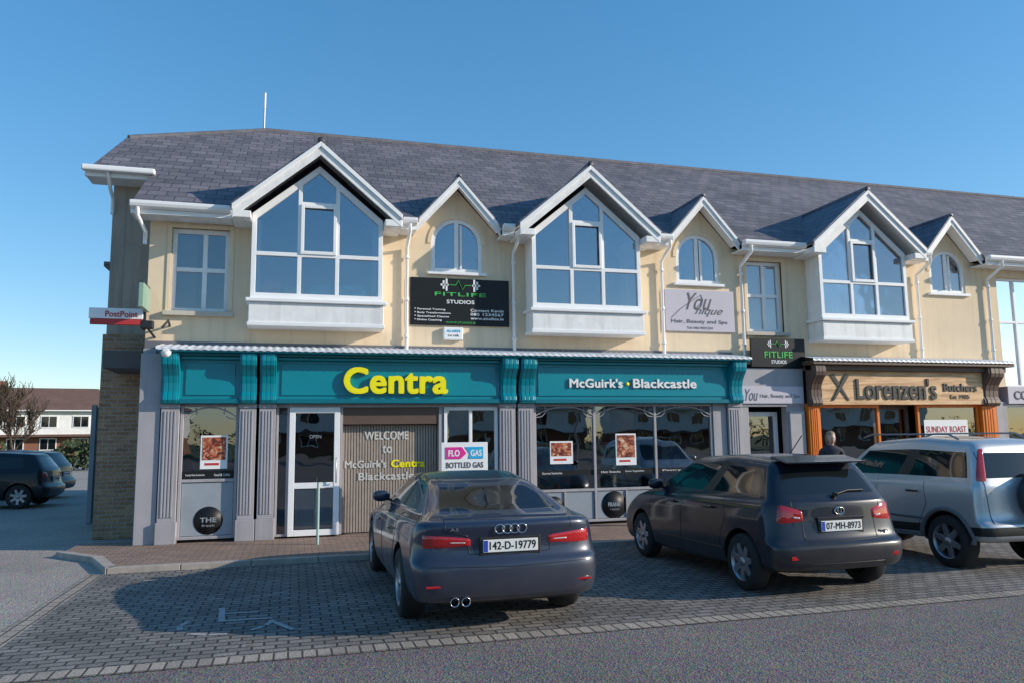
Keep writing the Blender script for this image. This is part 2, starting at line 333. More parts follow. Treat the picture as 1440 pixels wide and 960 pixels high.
# bays
for bi,c in enumerate(bays):
    za=6.47;out=[(c-1.13,4.16),(c+1.13,4.16),(c+1.13,5.66),(c,6.60),(c-1.13,5.66)]
    fr=MB().prism(out,'y',-.46,-.38).obj('bay_frame',M['white'],B)
    ct=MB();zl=lambda x:za-abs(x)*SB
    for sg in (-1,1):
        xs=sorted((sg*1.05,sg*.36))
        ct.box(c+xs[0],c+xs[1],-.6,-.3,4.26,4.92)
        ct.prism([(c+xs[0],4.99),(c+xs[1],4.99),(c+xs[1],zl(xs[1])),(c+xs[0],zl(xs[0]))],'y',-.6,-.3)
    ct.box(c-.29,c+.29,-.6,-.3,4.26,4.92);ct.box(c-.29,c+.29,-.6,-.3,4.99,5.84)
    ct.prism([(c-.29,5.92),(c+.29,5.92),(c+.29,zl(.29)),(c,zl(0)),(c-.29,zl(.29))],'y',-.6,-.3)
    boolean(fr,ct.obj('cut',M['white']));bevel(fr,.005)
    cs=MB();x0,x1,z0,z1=c-.31,c+.31,4.97,5.87;w=.06
    cs.box(x0,x0+w,-.485,-.458,z0,z1).box(x1-w,x1,-.485,-.458,z0,z1).box(x0+w,x1-w,-.485,-.458,z1-w,z1).box(x0+w,x1-w,-.485,-.458,z0,z0+w)
    cs.obj('casement',M['white'],B,.006)
    MB().prism([(c-1.08,4.2),(c+1.08,4.2),(c+1.08,5.6),(c,6.5),(c-1.08,5.6)],'y',-.42,-.416).obj('bay_glass',M['glass'],B)
    box('bay_side',M['white'],B,c-1.135,c-1.06,-.379,0,4.16,5.66,.005);box('bay_side',M['white'],B,c+1.06,c+1.135,-.379,0,4.16,5.66,.005)
    box('bay_apron',M['whitedirty'],B,c-1.15,c+1.15,-.5,0,3.72,4.09,.01)
    box('bay_sill',M['white'],B,c-1.2,c+1.2,-.56,0,4.092,4.155,.012)
    box('bay_apron_rail',M['white'],B,c-1.17,c+1.17,-.52,0,3.68,3.745,.008)
    for sg in (-1,1):
        T=[(c,6.99),(c+sg*1.47,6.99-1.47*SB),(c+sg*1.47,6.93-1.47*SB),(c,6.93)]
        MB().prism(T,'y',-.76,1.5).obj('dormer_roof',M['slate2'],B)
        T=[(c,6.927),(c+sg*1.43,6.927-1.43*SB),(c+sg*1.43,6.90-1.43*SB),(c,6.90)]
        MB().prism(T,'y',-.705,-.0).obj('dormer_soffit',M['white'],B)
        T=[(c,6.945),(c+sg*1.44,6.945-1.44*SB),(c+sg*1.44,6.71-1.44*SB),(c,6.71)]
        MB().prism(T,'y',-.745,-.705).obj('bargeboard',M['whitedirty'],B,.006)
        T=[(c,6.95),(c+sg*1.45,6.95-1.45*SB),(c+sg*1.45,6.86-1.45*SB),(c,6.86)]
        MB().prism(T,'y',-.775,-.747).obj('bargeboard_cap',M['white'],B,.006)
        xs=sorted((c+sg*1.14,c+sg*1.45));box('bargeboard_foot',M['whitedirty'],B,xs[0],xs[1],-.74,-.0,5.50,5.62,.008)
    rd=lathe('ridge_tile',[(-.77,.0),(-.77,.06),(1.5,.06),(1.5,.0)],M['slate2'],B,'y',12,(c,0,6.97))
for c in smalls:
    S2=1.12
    for sg in (-1,1):
        w_=.83
        T=[(c,6.69),(c+sg*w_,6.69-w_*S2),(c+sg*w_,6.63-w_*S2),(c,6.63)]
        MB().prism(T,'y',-.36,1.1).obj('small_dormer_roof',M['slate2'],B)
        T=[(c,6.645),(c+sg*.81,6.645-.81*S2),(c+sg*.81,6.45-.81*S2),(c,6.45)]
        MB().prism(T,'y',-.34,-.30).obj('bargeboard',M['whitedirty'],B,.005)
        T=[(c,6.65),(c+sg*.82,6.65-.82*S2),(c+sg*.82,6.57-.82*S2),(c,6.57)]
        MB().prism(T,'y',-.365,-.342).obj('bargeboard_cap',M['white'],B,.005)
        T=[(c,6.60),(c+sg*.8,6.60-.8*S2),(c+sg*.8,6.57-.8*S2),(c,6.57)]
        MB().prism(T,'y',-.30,0).obj('soffit',M['white'],B)
    lathe('ridge_tile',[(-.36,0),(-.36,.05),(1.1,.05),(1.1,0)],M['slate2'],B,'y',12,(c,0,6.67))
# main roof
k=.657
def rz(y):return 5.76+(y+.42)*k
rf=[(-2.72,-.42),(XR,-.42),(XR,5.0),(-.84,5.0),(-3.62,3.35),(-3.78,1.1),(-2.72,1.1)]
vt=[(x,y,rz(y)) for x,y in rf];vb=[(x,y,rz(y)-.07) for x,y in rf];n_=len(rf)
ff=[tuple(range(n_)),tuple(reversed(range(n_,2*n_)))]+[(i,i+n_,(i+1)%n_+n_,(i+1)%n_) for i in range(n_)]
roof=mobj('main_roof',vt+vb,ff,M['slate'],B)
ct=MB()
for c in bays:ct.prism([(c-1.40,5.0),(c+1.40,5.0),(c+1.40,6.93-1.40*SB),(c,6.93),(c-1.40,6.93-1.4*SB)],'y',-1.2,1.36)
for c in smalls:ct.prism([(c-.78,5.0),(c+.78,5.0),(c+.78,6.63-.78*1.12),(c,6.63),(c-.78,6.63-.78*1.12)],'y',-1.2,.86)
boolean(roof,ct.obj('cut',M['slate']))
R1=(-3.62,6.65,rz(3.35));
mobj('roof_back',[(-.84,5.0,rz(5)-.01),(XR,5,rz(5)-.01),(XR,10.4,5.7),(-3.78,10.4,5.7),R1],[(0,1,2,3,4)],M['slate'],B)
mobj('roof_hip',[(-.84,5.0,rz(5)-.01),(-3.62,3.35,rz(3.35)-.01),R1],[(0,1,2)],M['slate2'],B)
tube('ridge_capping',[(-3.6,3.37,rz(3.35)+.0),(-.84,5,rz(5)+.0),(XR,5,rz(5)+.0)],.07,P('ridge_clay',(.12,.12,.14),.8,var=.3,scale=5),B)
tube('verge',[(-3.62,3.35,rz(3.35)-.03),(-3.78,1.1,rz(1.1)-.03)],.03,M['slate2'],B)
sh=MB();sh.box(-3.45,-3.2,1.5,10,0,3.7).box(-3.2,XR,9.8,10,0,5.7).box(XR-.2,XR,.3,9.8,0,5.7)
sh.obj('shell_walls',M['brick'],B)
MB().prism([(1.5,3.7),(9.8,3.7),(9.8,5.9),(6.6,8.0),(3.4,8.0),(1.5,6.85)],'x',-3.43,-3.2).obj('gable_wall',M['creamshade'],B)
box('setback_wall',M['creamshade'],B,-3.2,-2.3,1.5,1.7,3.72,6.85);box('setback_wall_edge',M['creamshade'],B,-3.43,-3.2,1.495,1.5,3.72,6.85)
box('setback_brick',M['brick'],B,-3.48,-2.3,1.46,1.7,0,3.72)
MB().prism([(.28,3.2),(1.5,3.2),(1.5,6.75),(.28,5.95)],'x',-2.5,-2.3).obj('return_wall',M['creamshade'],B);box('return_wall_low',M['greyp'],B,-2.5,-2.3,-.1,1.5,0.05,3.3)
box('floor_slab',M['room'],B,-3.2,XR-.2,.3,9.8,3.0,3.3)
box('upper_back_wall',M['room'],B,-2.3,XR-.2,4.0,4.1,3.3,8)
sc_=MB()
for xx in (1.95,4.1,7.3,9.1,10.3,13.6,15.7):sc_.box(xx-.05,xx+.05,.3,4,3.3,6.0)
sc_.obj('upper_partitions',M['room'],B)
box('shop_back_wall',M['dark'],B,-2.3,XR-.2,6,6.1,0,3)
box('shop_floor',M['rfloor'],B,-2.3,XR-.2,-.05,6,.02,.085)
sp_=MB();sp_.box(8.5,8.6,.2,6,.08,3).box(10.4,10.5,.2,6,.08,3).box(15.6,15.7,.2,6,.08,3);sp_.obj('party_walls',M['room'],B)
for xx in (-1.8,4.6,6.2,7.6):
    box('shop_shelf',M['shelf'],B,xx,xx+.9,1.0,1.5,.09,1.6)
box('setback_fascia',M['white'],B,-3.82,-2.66,1.0,1.08,6.58,6.74,.01);box('setback_gutter',M['white'],B,-3.86,-2.62,.86,.995,6.66,6.77,.03)
box('setback_soffit',M['whitedirty'],B,-3.8,-2.6,1.08,1.5,6.58,6.61)
tube('downpipe',[(-3.42,.93,6.66),(-3.42,1.2,6.4),(-3.42,1.42,6.3),(-3.42,1.42,6.0)],.035,M['white'],B)
sb=MB();sb.box(-3.75,-3.43,3.0,5,3.9,5.3);sb.obj('gable_bay',M['white'],B,.01)
MB().quad((-3.70,2.99,4.25),(-3.5,2.99,4.25),(-3.5,2.99,5.1),(-3.70,2.99,5.1)).obj('gable_bay_glass',M['glass'],B)
box('gable_bay_roof',M['slate2'],B,-3.85,-3.43,2.9,5.1,5.3,5.4)
for a,b_ in [(-2.74,-1.14),(1.80,2.08),(3.72,3.95),(6.89,7.26),(8.90,10.38),(13.32,13.66),(15.28,XR)]:
    MB().prism([(-.56,5.74),(-.44,5.74),(-.44,5.62),(-.49,5.615),(-.54,5.64),(-.56,5.69)],'x',a,b_).obj('gutter',M['white'],B,.01)
    box('fascia_board',M['white'],B,a,b_,-.44,-.41,5.54,5.72);box('eaves_soffit',M['whitedirty'],B,a,b_,-.41,0,5.54,5.57)
for xx in (1.95,4.03,7.2,9.06,13.62,15.66):
    tube('downpipe',[(xx,-.5,5.63),(xx,-.5,5.5),(xx,-.07,5.28),(xx,-.07,3.36)],.034,M['white'],B)
    for z in (5.1,4.3,3.6):lathe('pipe_collar',[(-.03,.0),(-.03,.045),(.03,.045),(.03,0)],M['white'],B,'z',16,(xx,-.07,z))
tube('downpipe',[(-2.62,-.5,5.63),(-2.62,-.5,5.5),(-2.56,-.07,5.32),(-2.56,-.07,5.1)],.034,M['white'],B)
cb=MB()
for i in range(46):
    x=10.80+i*.0457;cb.quad((x,-.355+.02*(i%2),4.2),(x+.0457,-.355+.02*((i+1)%2),4.2),(x+.0457,-.355+.02*((i+1)%2),6.2-abs(x-11.85)*.8),(x,-.355+.02*(i%2),6.2-abs(x-11.85)*.8))
cb.obj('curtain',P('net_curtain',(.85,.86,.88),.9),B)
box('curtain',P('net_curtain2',(.75,.75,.77),.9),B,9.3,10.05,.19,.2,3.9,5.4)
box('curtain',M['room'],B,-2.1,-1.75,.3,.31,3.98,5.4)
cb=MB()
for i in range(14):
    x=14.1+i*.066;cb.quad((x,.13+.02*(i%2),4.92),(x+.066,.13+.02*((i+1)%2),4.92),(x+.066,.13+.02*((i+1)%2),5.9),(x,.13+.02*(i%2),5.9))
cb.obj('curtain',P('net_curtain3',(.8,.81,.83),.9),B)
for (x0,x1,z1,cm) in [(-.6,-.3,4.5,(.5,.1,.08)),(-.25,.1,4.4,(.5,.4,.1)),(.2,.55,4.45,(.02,.4,.45)),(.7,1.2,4.48,(.05,.45,.5)),(2.5,2.78,5.18,(.6,.05,.15)),(2.98,3.2,5.15,(.5,.05,.3))]:
    y0=-.37 if x1<2 else .1
    box('stored_item',P('item',cm,.6,var=.4,scale=9),B,x0,x1,y0,y0+.2,4.2 if x1<2 else 4.88,z1,.06)
# ------------------------------------------------------------------ shopfronts
def flashing(x0,x1,per=.125):
    v=[];f=[];n=int((x1-x0)/per*6)
    for i in range(n+1):
        x=x0+(x1-x0)*i/n;w=.5+.5*math.sin(2*math.pi*x/per)
        v+=[(x,-.67,3.225+.012*w),(x,-.67,3.262+.022*w),(x,-.02,3.38+.015*w)]
    for i in range(n):
        a=i*3;f+=[(a,a+3,a+4,a+1),(a+1,a+4,a+5,a+2)]
    return mobj('lead_flashing',v,f,M['lead'],B,True)
def console(x0,x1,mat,y0=-.3,zt=3.2,zb=2.36,big=.29):
    pr=[(y0,zb),(y0-.10,zb),(y0-.14,zb+.06),(y0-.13,zb+.13),(y0-.09,zb+.2),(y0-.095,zb+.34),(y0-.13,zb+.46),(y0-.2,zb+.56),(y0-big+.02,zb+.64),(y0-big,zb+.72),(y0-big+.01,zt-.002),(y0,zt-.002)]
    MB().prism(pr,'x',x0,x1).obj('console_bracket',mat,B,.008)
    w=(x1-x0)
    pr2=[(a-.018 if a<y0 else a,z) for a,z in pr]
    for t in (.12,.38,.64):
        MB().prism(pr2[1:-2]+[(y0-big-.008,zt-.004),(y0,zt-.004),(y0,zb)],'x',x0+w*t,x0+w*(t+.24)).obj('bracket_reed',mat,B,.006)
def pilaster(x0,x1,mat,y0=-.32,zt=2.36,plinth=.42):
    b=MB();b.box(x0,x1,y0,-.1,plinth,zt);w=x1-x0
    n=4
    for i in range(n):
        a=x0+w*(.14+i*.72/n);b.box(a+.008,a+w*.72/n-.012,y0-.014,y0,plinth+.08,zt-.12)
    b.box(x0-.012,x1+.012,y0-.025,-.1,zt-.07,zt-.002)
    b.obj('pilaster',mat,B,.005)
    box('plinth',mat,B,x0-.02,x1+.02,y0-.035,-.1,.07,plinth,.008)
G=M['greyp']
PIL=[(-2.15,-1.87),(-.92,-.65),(-.60,-.33),(3.66,3.96),(4.02,4.32),(8.46,8.76)]
for a,b_ in PIL:
    pilaster(a,b_,G);console(a,b_,M['teal'])
box('corner_pier',G,B,-2.5,-2.17,-.28,-.1,.07,3.2,.008)
box('infill_panel',G,B,8.14,8.44,-.26,-.1,.07,2.36,.005)
for a,b_ in [(-1.87,-.92),(-.33,3.66),(4.32,8.46)]:
    box('fascia_board',M['teal'],B,a,b_,-.34,-.1,2.40,3.16)
    box('fascia_mould',M['teal2'],B,a,b_,-.42,-.34,2.36,2.44,.01)
    box('fascia_mould_top',M['teal'],B,a,b_,-.42,-.34,3.10,3.158,.015)
    box('fascia_panel',M['teal'],B,a+.08,b_-.08,-.36,-.34,2.50,3.05,.008)
box('cornice',M['teal'],B,-2.2,8.82,-.64,-.0,3.2,3.25,.01);flashing(-2.22,8.84)
box('cornice_bed',M['teal2'],B,-2.17,8.79,-.50,-.1,3.16,3.197)
box('shade_line_band',M['greyshade'],B,-2.5,8.8,-.02,-.001,3.3,3.44)  # thin dark strip standing in for the shade line above the cornice
def shopwin(x0,x1,z0,z1,vs,hs,y=-.24,w=.05):
    frame('shop_window',x0,x1,z0,z1,y,vs,hs,w,.07,'greyp','sglass')
shopwin(-1.86,-.93,.12,2.36,[],[1.08]);shopwin(4.34,8.13,.12,2.36,[5.57,6.86],[.72])
fb=MB().box(-1.8,-.99,-.212,-.206,.18,1.04)
for a,b_ in ((4.4,4.92),(4.98,5.53),(5.61,6.18),(6.24,6.82),(6.9,7.46),(7.52,8.08)):fb.box(a,b_,-.212,-.206,.18,.69)
fb.obj('frosted_film',M['frost'],B)
mb=MB()
for v in (4.95,6.21,7.49):mb.box(v-.02,v+.02,-.235,-.18,.17,.69)
mb.obj('low_mullion',G,B)
for a,b_ in ((-1.81,-.98),(4.39,5.54),(5.6,6.83),(6.89,8.08)):
    pts=[];
    for i in range(13):
        t=i/12;x=a+(b_-a)*t;pts.append((x,-.225,2.30-.16*abs(2*t-1)**2.2))
    tube('arched_muntin',pts,.012,G,B)
    tube('arched_muntin',[(a,-.222,2.1),(a+.12,-.222,2.12),(a+.2,-.222,2.2),(a+.18,-.222,2.3)],.009,G,B);tube('arched_muntin',[(b_,-.222,2.1),(b_-.12,-.222,2.12),(b_-.2,-.222,2.2),(b_-.18,-.222,2.3)],.009,G,B)
def disc(x,z,r,t1,t2):
    lathe('round_decal',[(0,0),(0,r),(.004,r)],M['signblk'],B,'y',40,(x,-.218,z))
    text('decal_text',t1,x-.13,x+.13,z-.03,z+.05,-.222,M['frost'],B,.004,.001)
    text('decal_text',t2,x-.1,x+.1,z-.10,z-.06,-.222,M['frost'],B,.0,.001)
disc(-1.37,.42,.23,'THE','fresh');disc(4.72,.42,.2,'THE','kitchen');disc(5.95,.42,.26,'FRANK','+ honest')
b=MB();b.box(-1.8,-.99,-.211,-.206,1.11,1.24).box(4.4,8.08,-.211,-.206,1.0,1.10);b.obj('window_graphic_band',M['signblk'],B)
text('band_text','Freshly Made Sandwiches',-1.75,-1.45,1.15,1.19,-.213,M['wtxt'],B,0,.001);text('band_text','Food & Coffee',-1.3,-1.05,1.15,1.19,-.213,M['wtxt'],B,0,.001)
for x,s in ((4.5,'Gourmet Sandwiches'),(5.7,'Hot Snacks'),(6.2,'Great Vegetables'),(7.0,'Pastry')):text('band_text',s,x,x+.4,1.03,1.07,-.213,M['wtxt'],B,0,.001)
def postr(x0,x1,z0,z1):
    box('poster',M['wtxt'],B,x0-.03,x1+.03,-.2,-.196,z0-.03,z1+.03);box('poster_print',M['post1'],B,x0,x1,-.206,-.201,z0+.12,z1)
    box('poster_text',M['red'],B,x0+.04,x1-.1,-.203,-.2005,z0+.03,z0+.07)
postr(-1.50,-1.13,1.3,1.80);postr(4.7,5.1,1.25,1.62);postr(6.05,6.42,1.2,1.75)
frame('glazed_screen',-.32,-.10,.1,2.36,-.22,[],[],.04,.06,'greyp','sglass')
frame('white_door',-.10,.76,.1,2.30,-.26,[],[.95],.10,.06,'white','sglass')
box('door_frosted',M['frost'],B,0.02,.66,-.222,-.216,.22,.88);
text('door_text','OPEN',.24,.44,1.76,1.82,-.232,M['frost'],B,.0,.001)
tube('door_pull',[(.70,-.30,1.0),(.70,-.33,1.02),(.70,-.33,1.4),(.70,-.30,1.42)],.012,M['metal'],B)
sl=MB();x=.82
while x<2.5:
    sl.box(x,x+.036,-.05,-.02,.1,1.98);x+=.05
sl.obj('slatted_door',M['slat'],B);box('slatted_back',P('slat_back',(.2,.17,.14),.7),B,.8,2.53,-.02,.0,.1,2.0)
box('door_head',M['brownd'],B,.78,2.56,-.2,-.02,2.0,2.3);box('head_trim',G,B,-.33,3.66,-.25,-.1,2.3,2.36)
box('door_jamb',G,B,.77,.81,-.22,0,.1,2.3);box('door_jamb',G,B,2.53,2.6,-.22,0,.1,2.3)
T=M['wtxt'];MW=P('matte_white',(.6,.58,.54),.6)
text('welcome_text','WELCOME',1.2,2.0,1.72,1.88,-.06,MW,B,.006,.002)
text('welcome_text','to',1.52,1.7,1.48,1.62,-.06,MW,B,.006,.002)
text('welcome_text',"McGuirk's",.86,1.6,1.22,1.36,-.06,MW,B,.006,.002);text('welcome_text','Centra',1.68,2.3,1.22,1.36,-.06,M['yellow'],B,.008,.002)
text('welcome_text','Blackcastle',1.1,2.1,1.0,1.14,-.06,MW,B,.006,.002)
frame('side_window',2.62,3.64,.1,2.3,-.24,[3.12],[.95],.06,.07,'white','sglass')
S1=empty('supermarket_sign')
text('lettering','Centra',.80,2.66,2.53,3.0,-.41,M['yellow'],S1,.023,.03)
text('lettering',"McGuirk's",5.02,6.12,2.66,2.84,-.385,T,S1,.008,.012);text('lettering','Blackcastle',6.34,7.72,2.66,2.84,-.385,T,S1,.008,.012)
lathe('dot',[(0,0),(0,.035),(.02,.035)],M['yellow'],S1,'y',16,(6.23,-.38,2.74))
box('doorway_pier',G,B,8.78,9.0,-.2,-.02,.07,2.34,.006);box('doorway_pier',G,B,9.9,10.34,-.2,-.02,.07,2.34,.006)
box('doorway_head',G,B,8.78,10.34,-.22,-.02,2.30,3.1,.006)
frame('entrance_door',9.02,9.88,.1,2.2,.1,[],[1.2],.09,.06,'whitedirty','sglass')
box('doorway_capital',G,B,9.94,10.3,-.26,-.2,.4,2.2,.006)
S2_=empty('beauty_salon_sign');box('board',M['ltgrey'],S2_,8.8,10.3,-.26,-.225,2.36,2.72,.006)
text('lettering','Hair, Beauty and Spa',9.25,10.2,2.46,2.56,-.264,M['gtxt'],S2_,0,.001);text('lettering','You',8.9,9.2,2.42,2.66,-.264,M['gtxt'],S2_,0,.001,.4)
S3=empty('beauty_salon_sign');box('board',M['ltgrey'],S3,7.27,8.87,-.045,-.0,3.85,4.72,.006)
text('lettering','You',7.75,8.35,4.30,4.66,-.05,M['gtxt'],S3,0,.001,.5);text('lettering','nique',7.95,8.6,4.16,4.36,-.05,M['gtxt'],S3,0,.001,.5);tube('swash',[(7.4,-.05,4.12),(7.6,-.05,4.3),(7.9,-.05,4.5),(8.1,-.05,4.62),(8.15,-.05,4.5),(8.0,-.05,4.35)],.005,M['gtxt'],S3)
text('lettering','Hair, Beauty and Spa',7.4,8.7,4.0,4.1,-.05,M['gtxt'],S3,0,.001);text('lettering','Tel: 046 9021234',7.75,8.35,3.90,3.95,-.05,M['gtxt'],S3,0,.001)
def fitsign(x0,x1,z0,z1,y,full):
    S=empty('fitness_studio_sign');box('board',M['signblk'],S,x0,x1,y,y+.04,z0,z1,.005);yy=y-.006
    w=x1-x0;h=z1-z0;X=lambda t:x0+w*t;Z=lambda t:z0+h*t
    a=(.78,.66,.56,.40) if full else (.62,.36,.26,.06)
    zt=.86 if full else .8
    c=.5
    for t in (-.17,-.14,.14,.17):
        hh=.09 if abs(t)>.15 else .13
        box('dumbbell_icon',M['wtxt'],S,X(c+t)-w*.009,X(c+t)+w*.009,yy,y-.001,Z(zt-hh),Z(zt+hh))
    box('dumbbell_icon',M['wtxt'],S,X(c-.2),X(c-.12),yy,y-.001,Z(zt-.02),Z(zt+.02));box('dumbbell_icon',M['wtxt'],S,X(c+.12),X(c+.2),yy,y-.001,Z(zt-.02),Z(zt+.02))
    tube('pulse_icon',[(X(c-.11),yy,Z(zt)),(X(c-.05),yy,Z(zt)),(X(c-.02),yy,Z(zt+.1)),(X(c+.02),yy,Z(zt-.1)),(X(c+.05),yy,Z(zt)),(X(c+.11),yy,Z(zt))],.008,M['green'],S)
    text('lettering','FITLIFE',X(.24),X(.76),Z(a[1]-.04),Z(a[0]-.08),yy,M['green'],S,.003,.001)
    text('lettering','STUDIOS',X(.36),X(.64),Z(a[3]+.06),Z(a[2]-.02),yy,M['wtxt'],S,.003,.001)
    if full:
        for i,s in enumerate(('Personal Training','Body Transformations','Specialised Classes','Online Coaching')):
            text('lettering','* '+s,X(.04),X(.04+.018*len(s)),Z(.30-i*.075),Z(.35-i*.075),yy,M['wtxt'],S,.0015,.001)
        for i,s in enumerate(('Contact Kevin','085 1234567','www.studios.ie')):text('lettering',s,X(.60),X(.94),Z(.30-i*.085),Z(.36-i*.085),yy,M['wtxt'],S,.0015,.001)
        text('lettering','WWW.STUDIOS.IE',X(.35),X(.65),Z(.04),Z(.08),yy,M['green'],S,0,.001)
fitsign(2.02,3.94,3.84,4.74,-.045,True);fitsign(9.08,10.39,3.12,3.72,-.27,False)
A=empty('alarm_box');box('case',M['white'],A,2.64,3.02,-.09,0,3.56,3.8,.02);text('label','ALARM',2.7,2.96,3.7,3.75,-.093,M['cyan'],A,.003,.001);text('label','24 HR',2.72,2.94,3.62,3.66,-.093,M['gtxt'],A,.002,.001)
O=M['orange']
for a,b_ in ((10.36,10.62),(14.92,15.32)):
    pilaster(a,b_,O);console(a-.02,b_+.02,M['brownd'],zb=2.3)
SB_=empty('butcher_shop_sign');box('board',M['wood'],SB_,10.64,14.9,-.40,-.1,2.33,3.05,.006)
text('lettering',"Lorenzen's",11.5,13.6,2.44,2.90,-.415,M['black'],SB_,.010,.012);text('lettering','Butchers',13.80,14.72,2.62,2.80,-.41,M['black'],SB_,.005,.008);text('lettering','Est 1985',13.98,14.5,2.46,2.55,-.41,M['black'],SB_,0,.004)
for sg in (-1,1):
    MB().prism([(11.1-sg*.22,2.42),(11.1-sg*.17,2.42),(11.1+sg*.24,2.96),(11.1+sg*.14,2.98)],'y',-.42-.004*sg,-.402).obj('crossed_knives',M['black'],SB_)
box('cornice',M['brownd'],B,10.3,15.6,-.64,0,3.16,3.25,.01);flashing(10.28,15.62);box('cornice_bed',M['brownd'],B,10.34,15.5,-.5,-.1,3.05,3.16,.01)
frame('butcher_window',10.64,12.2,.12,2.33,-.24,[],[],.06,.07,'orange','sglass');frame('butcher_window',13.2,14.9,.12,2.33,-.24,[],[],.06,.07,'orange','sglass')
frame('butcher_door',12.22,13.18,.1,2.33,.0,[],[.9],.08,.06,'brownd','sglass')
box('butcher_rail',M['red'],B,13.3,14.8,-.2,-.19,1.45,1.6);box('window_banner',M['wtxt'],B,13.4,14.6,-.2,-.194,1.62,2.0);text('window_text','SUNDAY ROAST',13.45,14.55,1.72,1.86,-.203,M['red'],B,.003,.002)
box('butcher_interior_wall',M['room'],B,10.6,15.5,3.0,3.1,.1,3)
box('next_pier',G,B,15.4,15.7,-.25,0,.07,2.4,.006);box('next_fascia',M['ltgrey'],B,15.72,XR,-.3,0,2.35,2.75,.006);text('next_text','CO',15.9,16.3,2.45,2.65,-.31,M['gtxt'],B,.004,.003)
frame('next_window',15.72,20,.1,2.34,-.15,[17.2,18.6],[],.06,.07,'white','sglass');box('next_wall',M['cream'],B,15.72,16.0,-.02,0,2.75,3.3)
box('next_wall_r',M['cream'],B,17.9,XR,0,.28,2.7,3.21);box('next_low_wall',M['cream'],B,20,XR,-.1,.1,0,2.35)
PS=empty('post_office_sign');box('board',M['wtxt'],PS,-3.35,-2.52,-.16,-.10,3.78,3.96,.01);box('board_low',M['red'],PS,-3.33,-2.52,-.155,-.105,3.68,3.777,.01)
text('lettering','PostPoint',-3.1,-2.6,3.81,3.91,-.165,M['red'],PS,.003,.001);box('arm',M['black'],PS,-2.53,-2.48,-.15,-.1,3.6,4.0)
HS=empty('hanging_sign');box('board',P('sign_greenish',(.25,.38,.3),.4),HS,-2.50,-2.42,-.75,-.15,3.9,4.3,.01);tube('arm',[(-2.46,-.01,4.34),(-2.46,-.75,4.34)],.012,M['black'],HS)
FL=empty('dark_bracket');box('head',M['black'],FL,-2.5,-2.3,-.5,-.38,3.58,3.72,.02);tube('arm',[(-2.4,-.38,3.6),(-2.35,0,3.5)],.02,M['black'],FL)  # dark bracket at the wall corner, not a lamp; gives no light
tube('bracket',[(-2.2,-.3,3.62),(-2.1,-.3,3.75),(-2.12,0,3.7)],.02,M['black'],FL)
CC=empty('security_camera');lathe('dome',[(0,.08),(-.04,.075),(-.08,.05),(-.095,0)],M['white'],CC,'z',20,(-2.05,-.73,3.19));box('mount',M['white'],CC,-2.1,-2.0,-.78,-.64,3.19,3.22,.01)
AN=empty('roof_antenna');tube('mast',[(-.9,5,9.2),(-.9,5,10.3)],.018,M['metal'],AN);tube('whip',[(-.9,5,9.9),(-.9,5,10.3)],.028,M['wtxt'],AN)
tube('mast',[(-.9,5,9.9),(-.84,5,9.95)],.01,M['metal'],AN)
GT=empty('side_gate');b=MB()
for i in range(4):b.box(-4.2+i*.185,-4.2+i*.185+.175,4.58,4.62,.02,2.5)
b.obj('boards',M['bluegate'],GT,.004);box('post',M['bluegate'],GT,-4.30,-4.2,4.5,4.62,0,2.55,.01);box('rail',M['bluegate'],GT,-4.2,-3.46,4.55,4.578,1.9,2.0)
box('side_fence',M['bluegate'],None,-3.46,-3.4,10.1,16,0,1.9)
tube('door_handrail',[(.38,-1.2,.07),(.38,-1.2,1.05)],.022,P('pale_green_post',(.35,.5,.45),.4),None)
GS=empty('gas_sign');box('board',M['wtxt'],GS,2.42,3.24,-1.05,-1.01,1.08,1.66,.006);tube('leg',[(2.5,-1.0,.07),(2.5,-1.0,1.5)],.02,M['metal'],GS);tube('leg',[(3.16,-1.0,.07),(3.16,-1.0,1.5)],.02,M['metal'],GS)
MB().prism([(2.5,1.38),(2.76,1.38),(2.86,1.47),(2.78,1.58),(2.5,1.58)],'y',-1.06,-1.051).obj('arrow',M['pink'],GS)
MB().prism([(2.9,1.38),(3.16,1.38),(3.16,1.58),(2.84,1.58),(2.92,1.47)],'y',-1.06,-1.051).obj('arrow',M['cyan'],GS)
text('lettering','FLO',2.54,2.74,1.42,1.53,-1.062,T,GS,.005,.001);text('lettering','GAS',2.93,3.13,1.42,1.53,-1.062,T,GS,.005,.001);text('lettering','BOTTLED GAS',2.5,3.16,1.22,1.32,-1.053,M['gtxt'],GS,.005,.001)
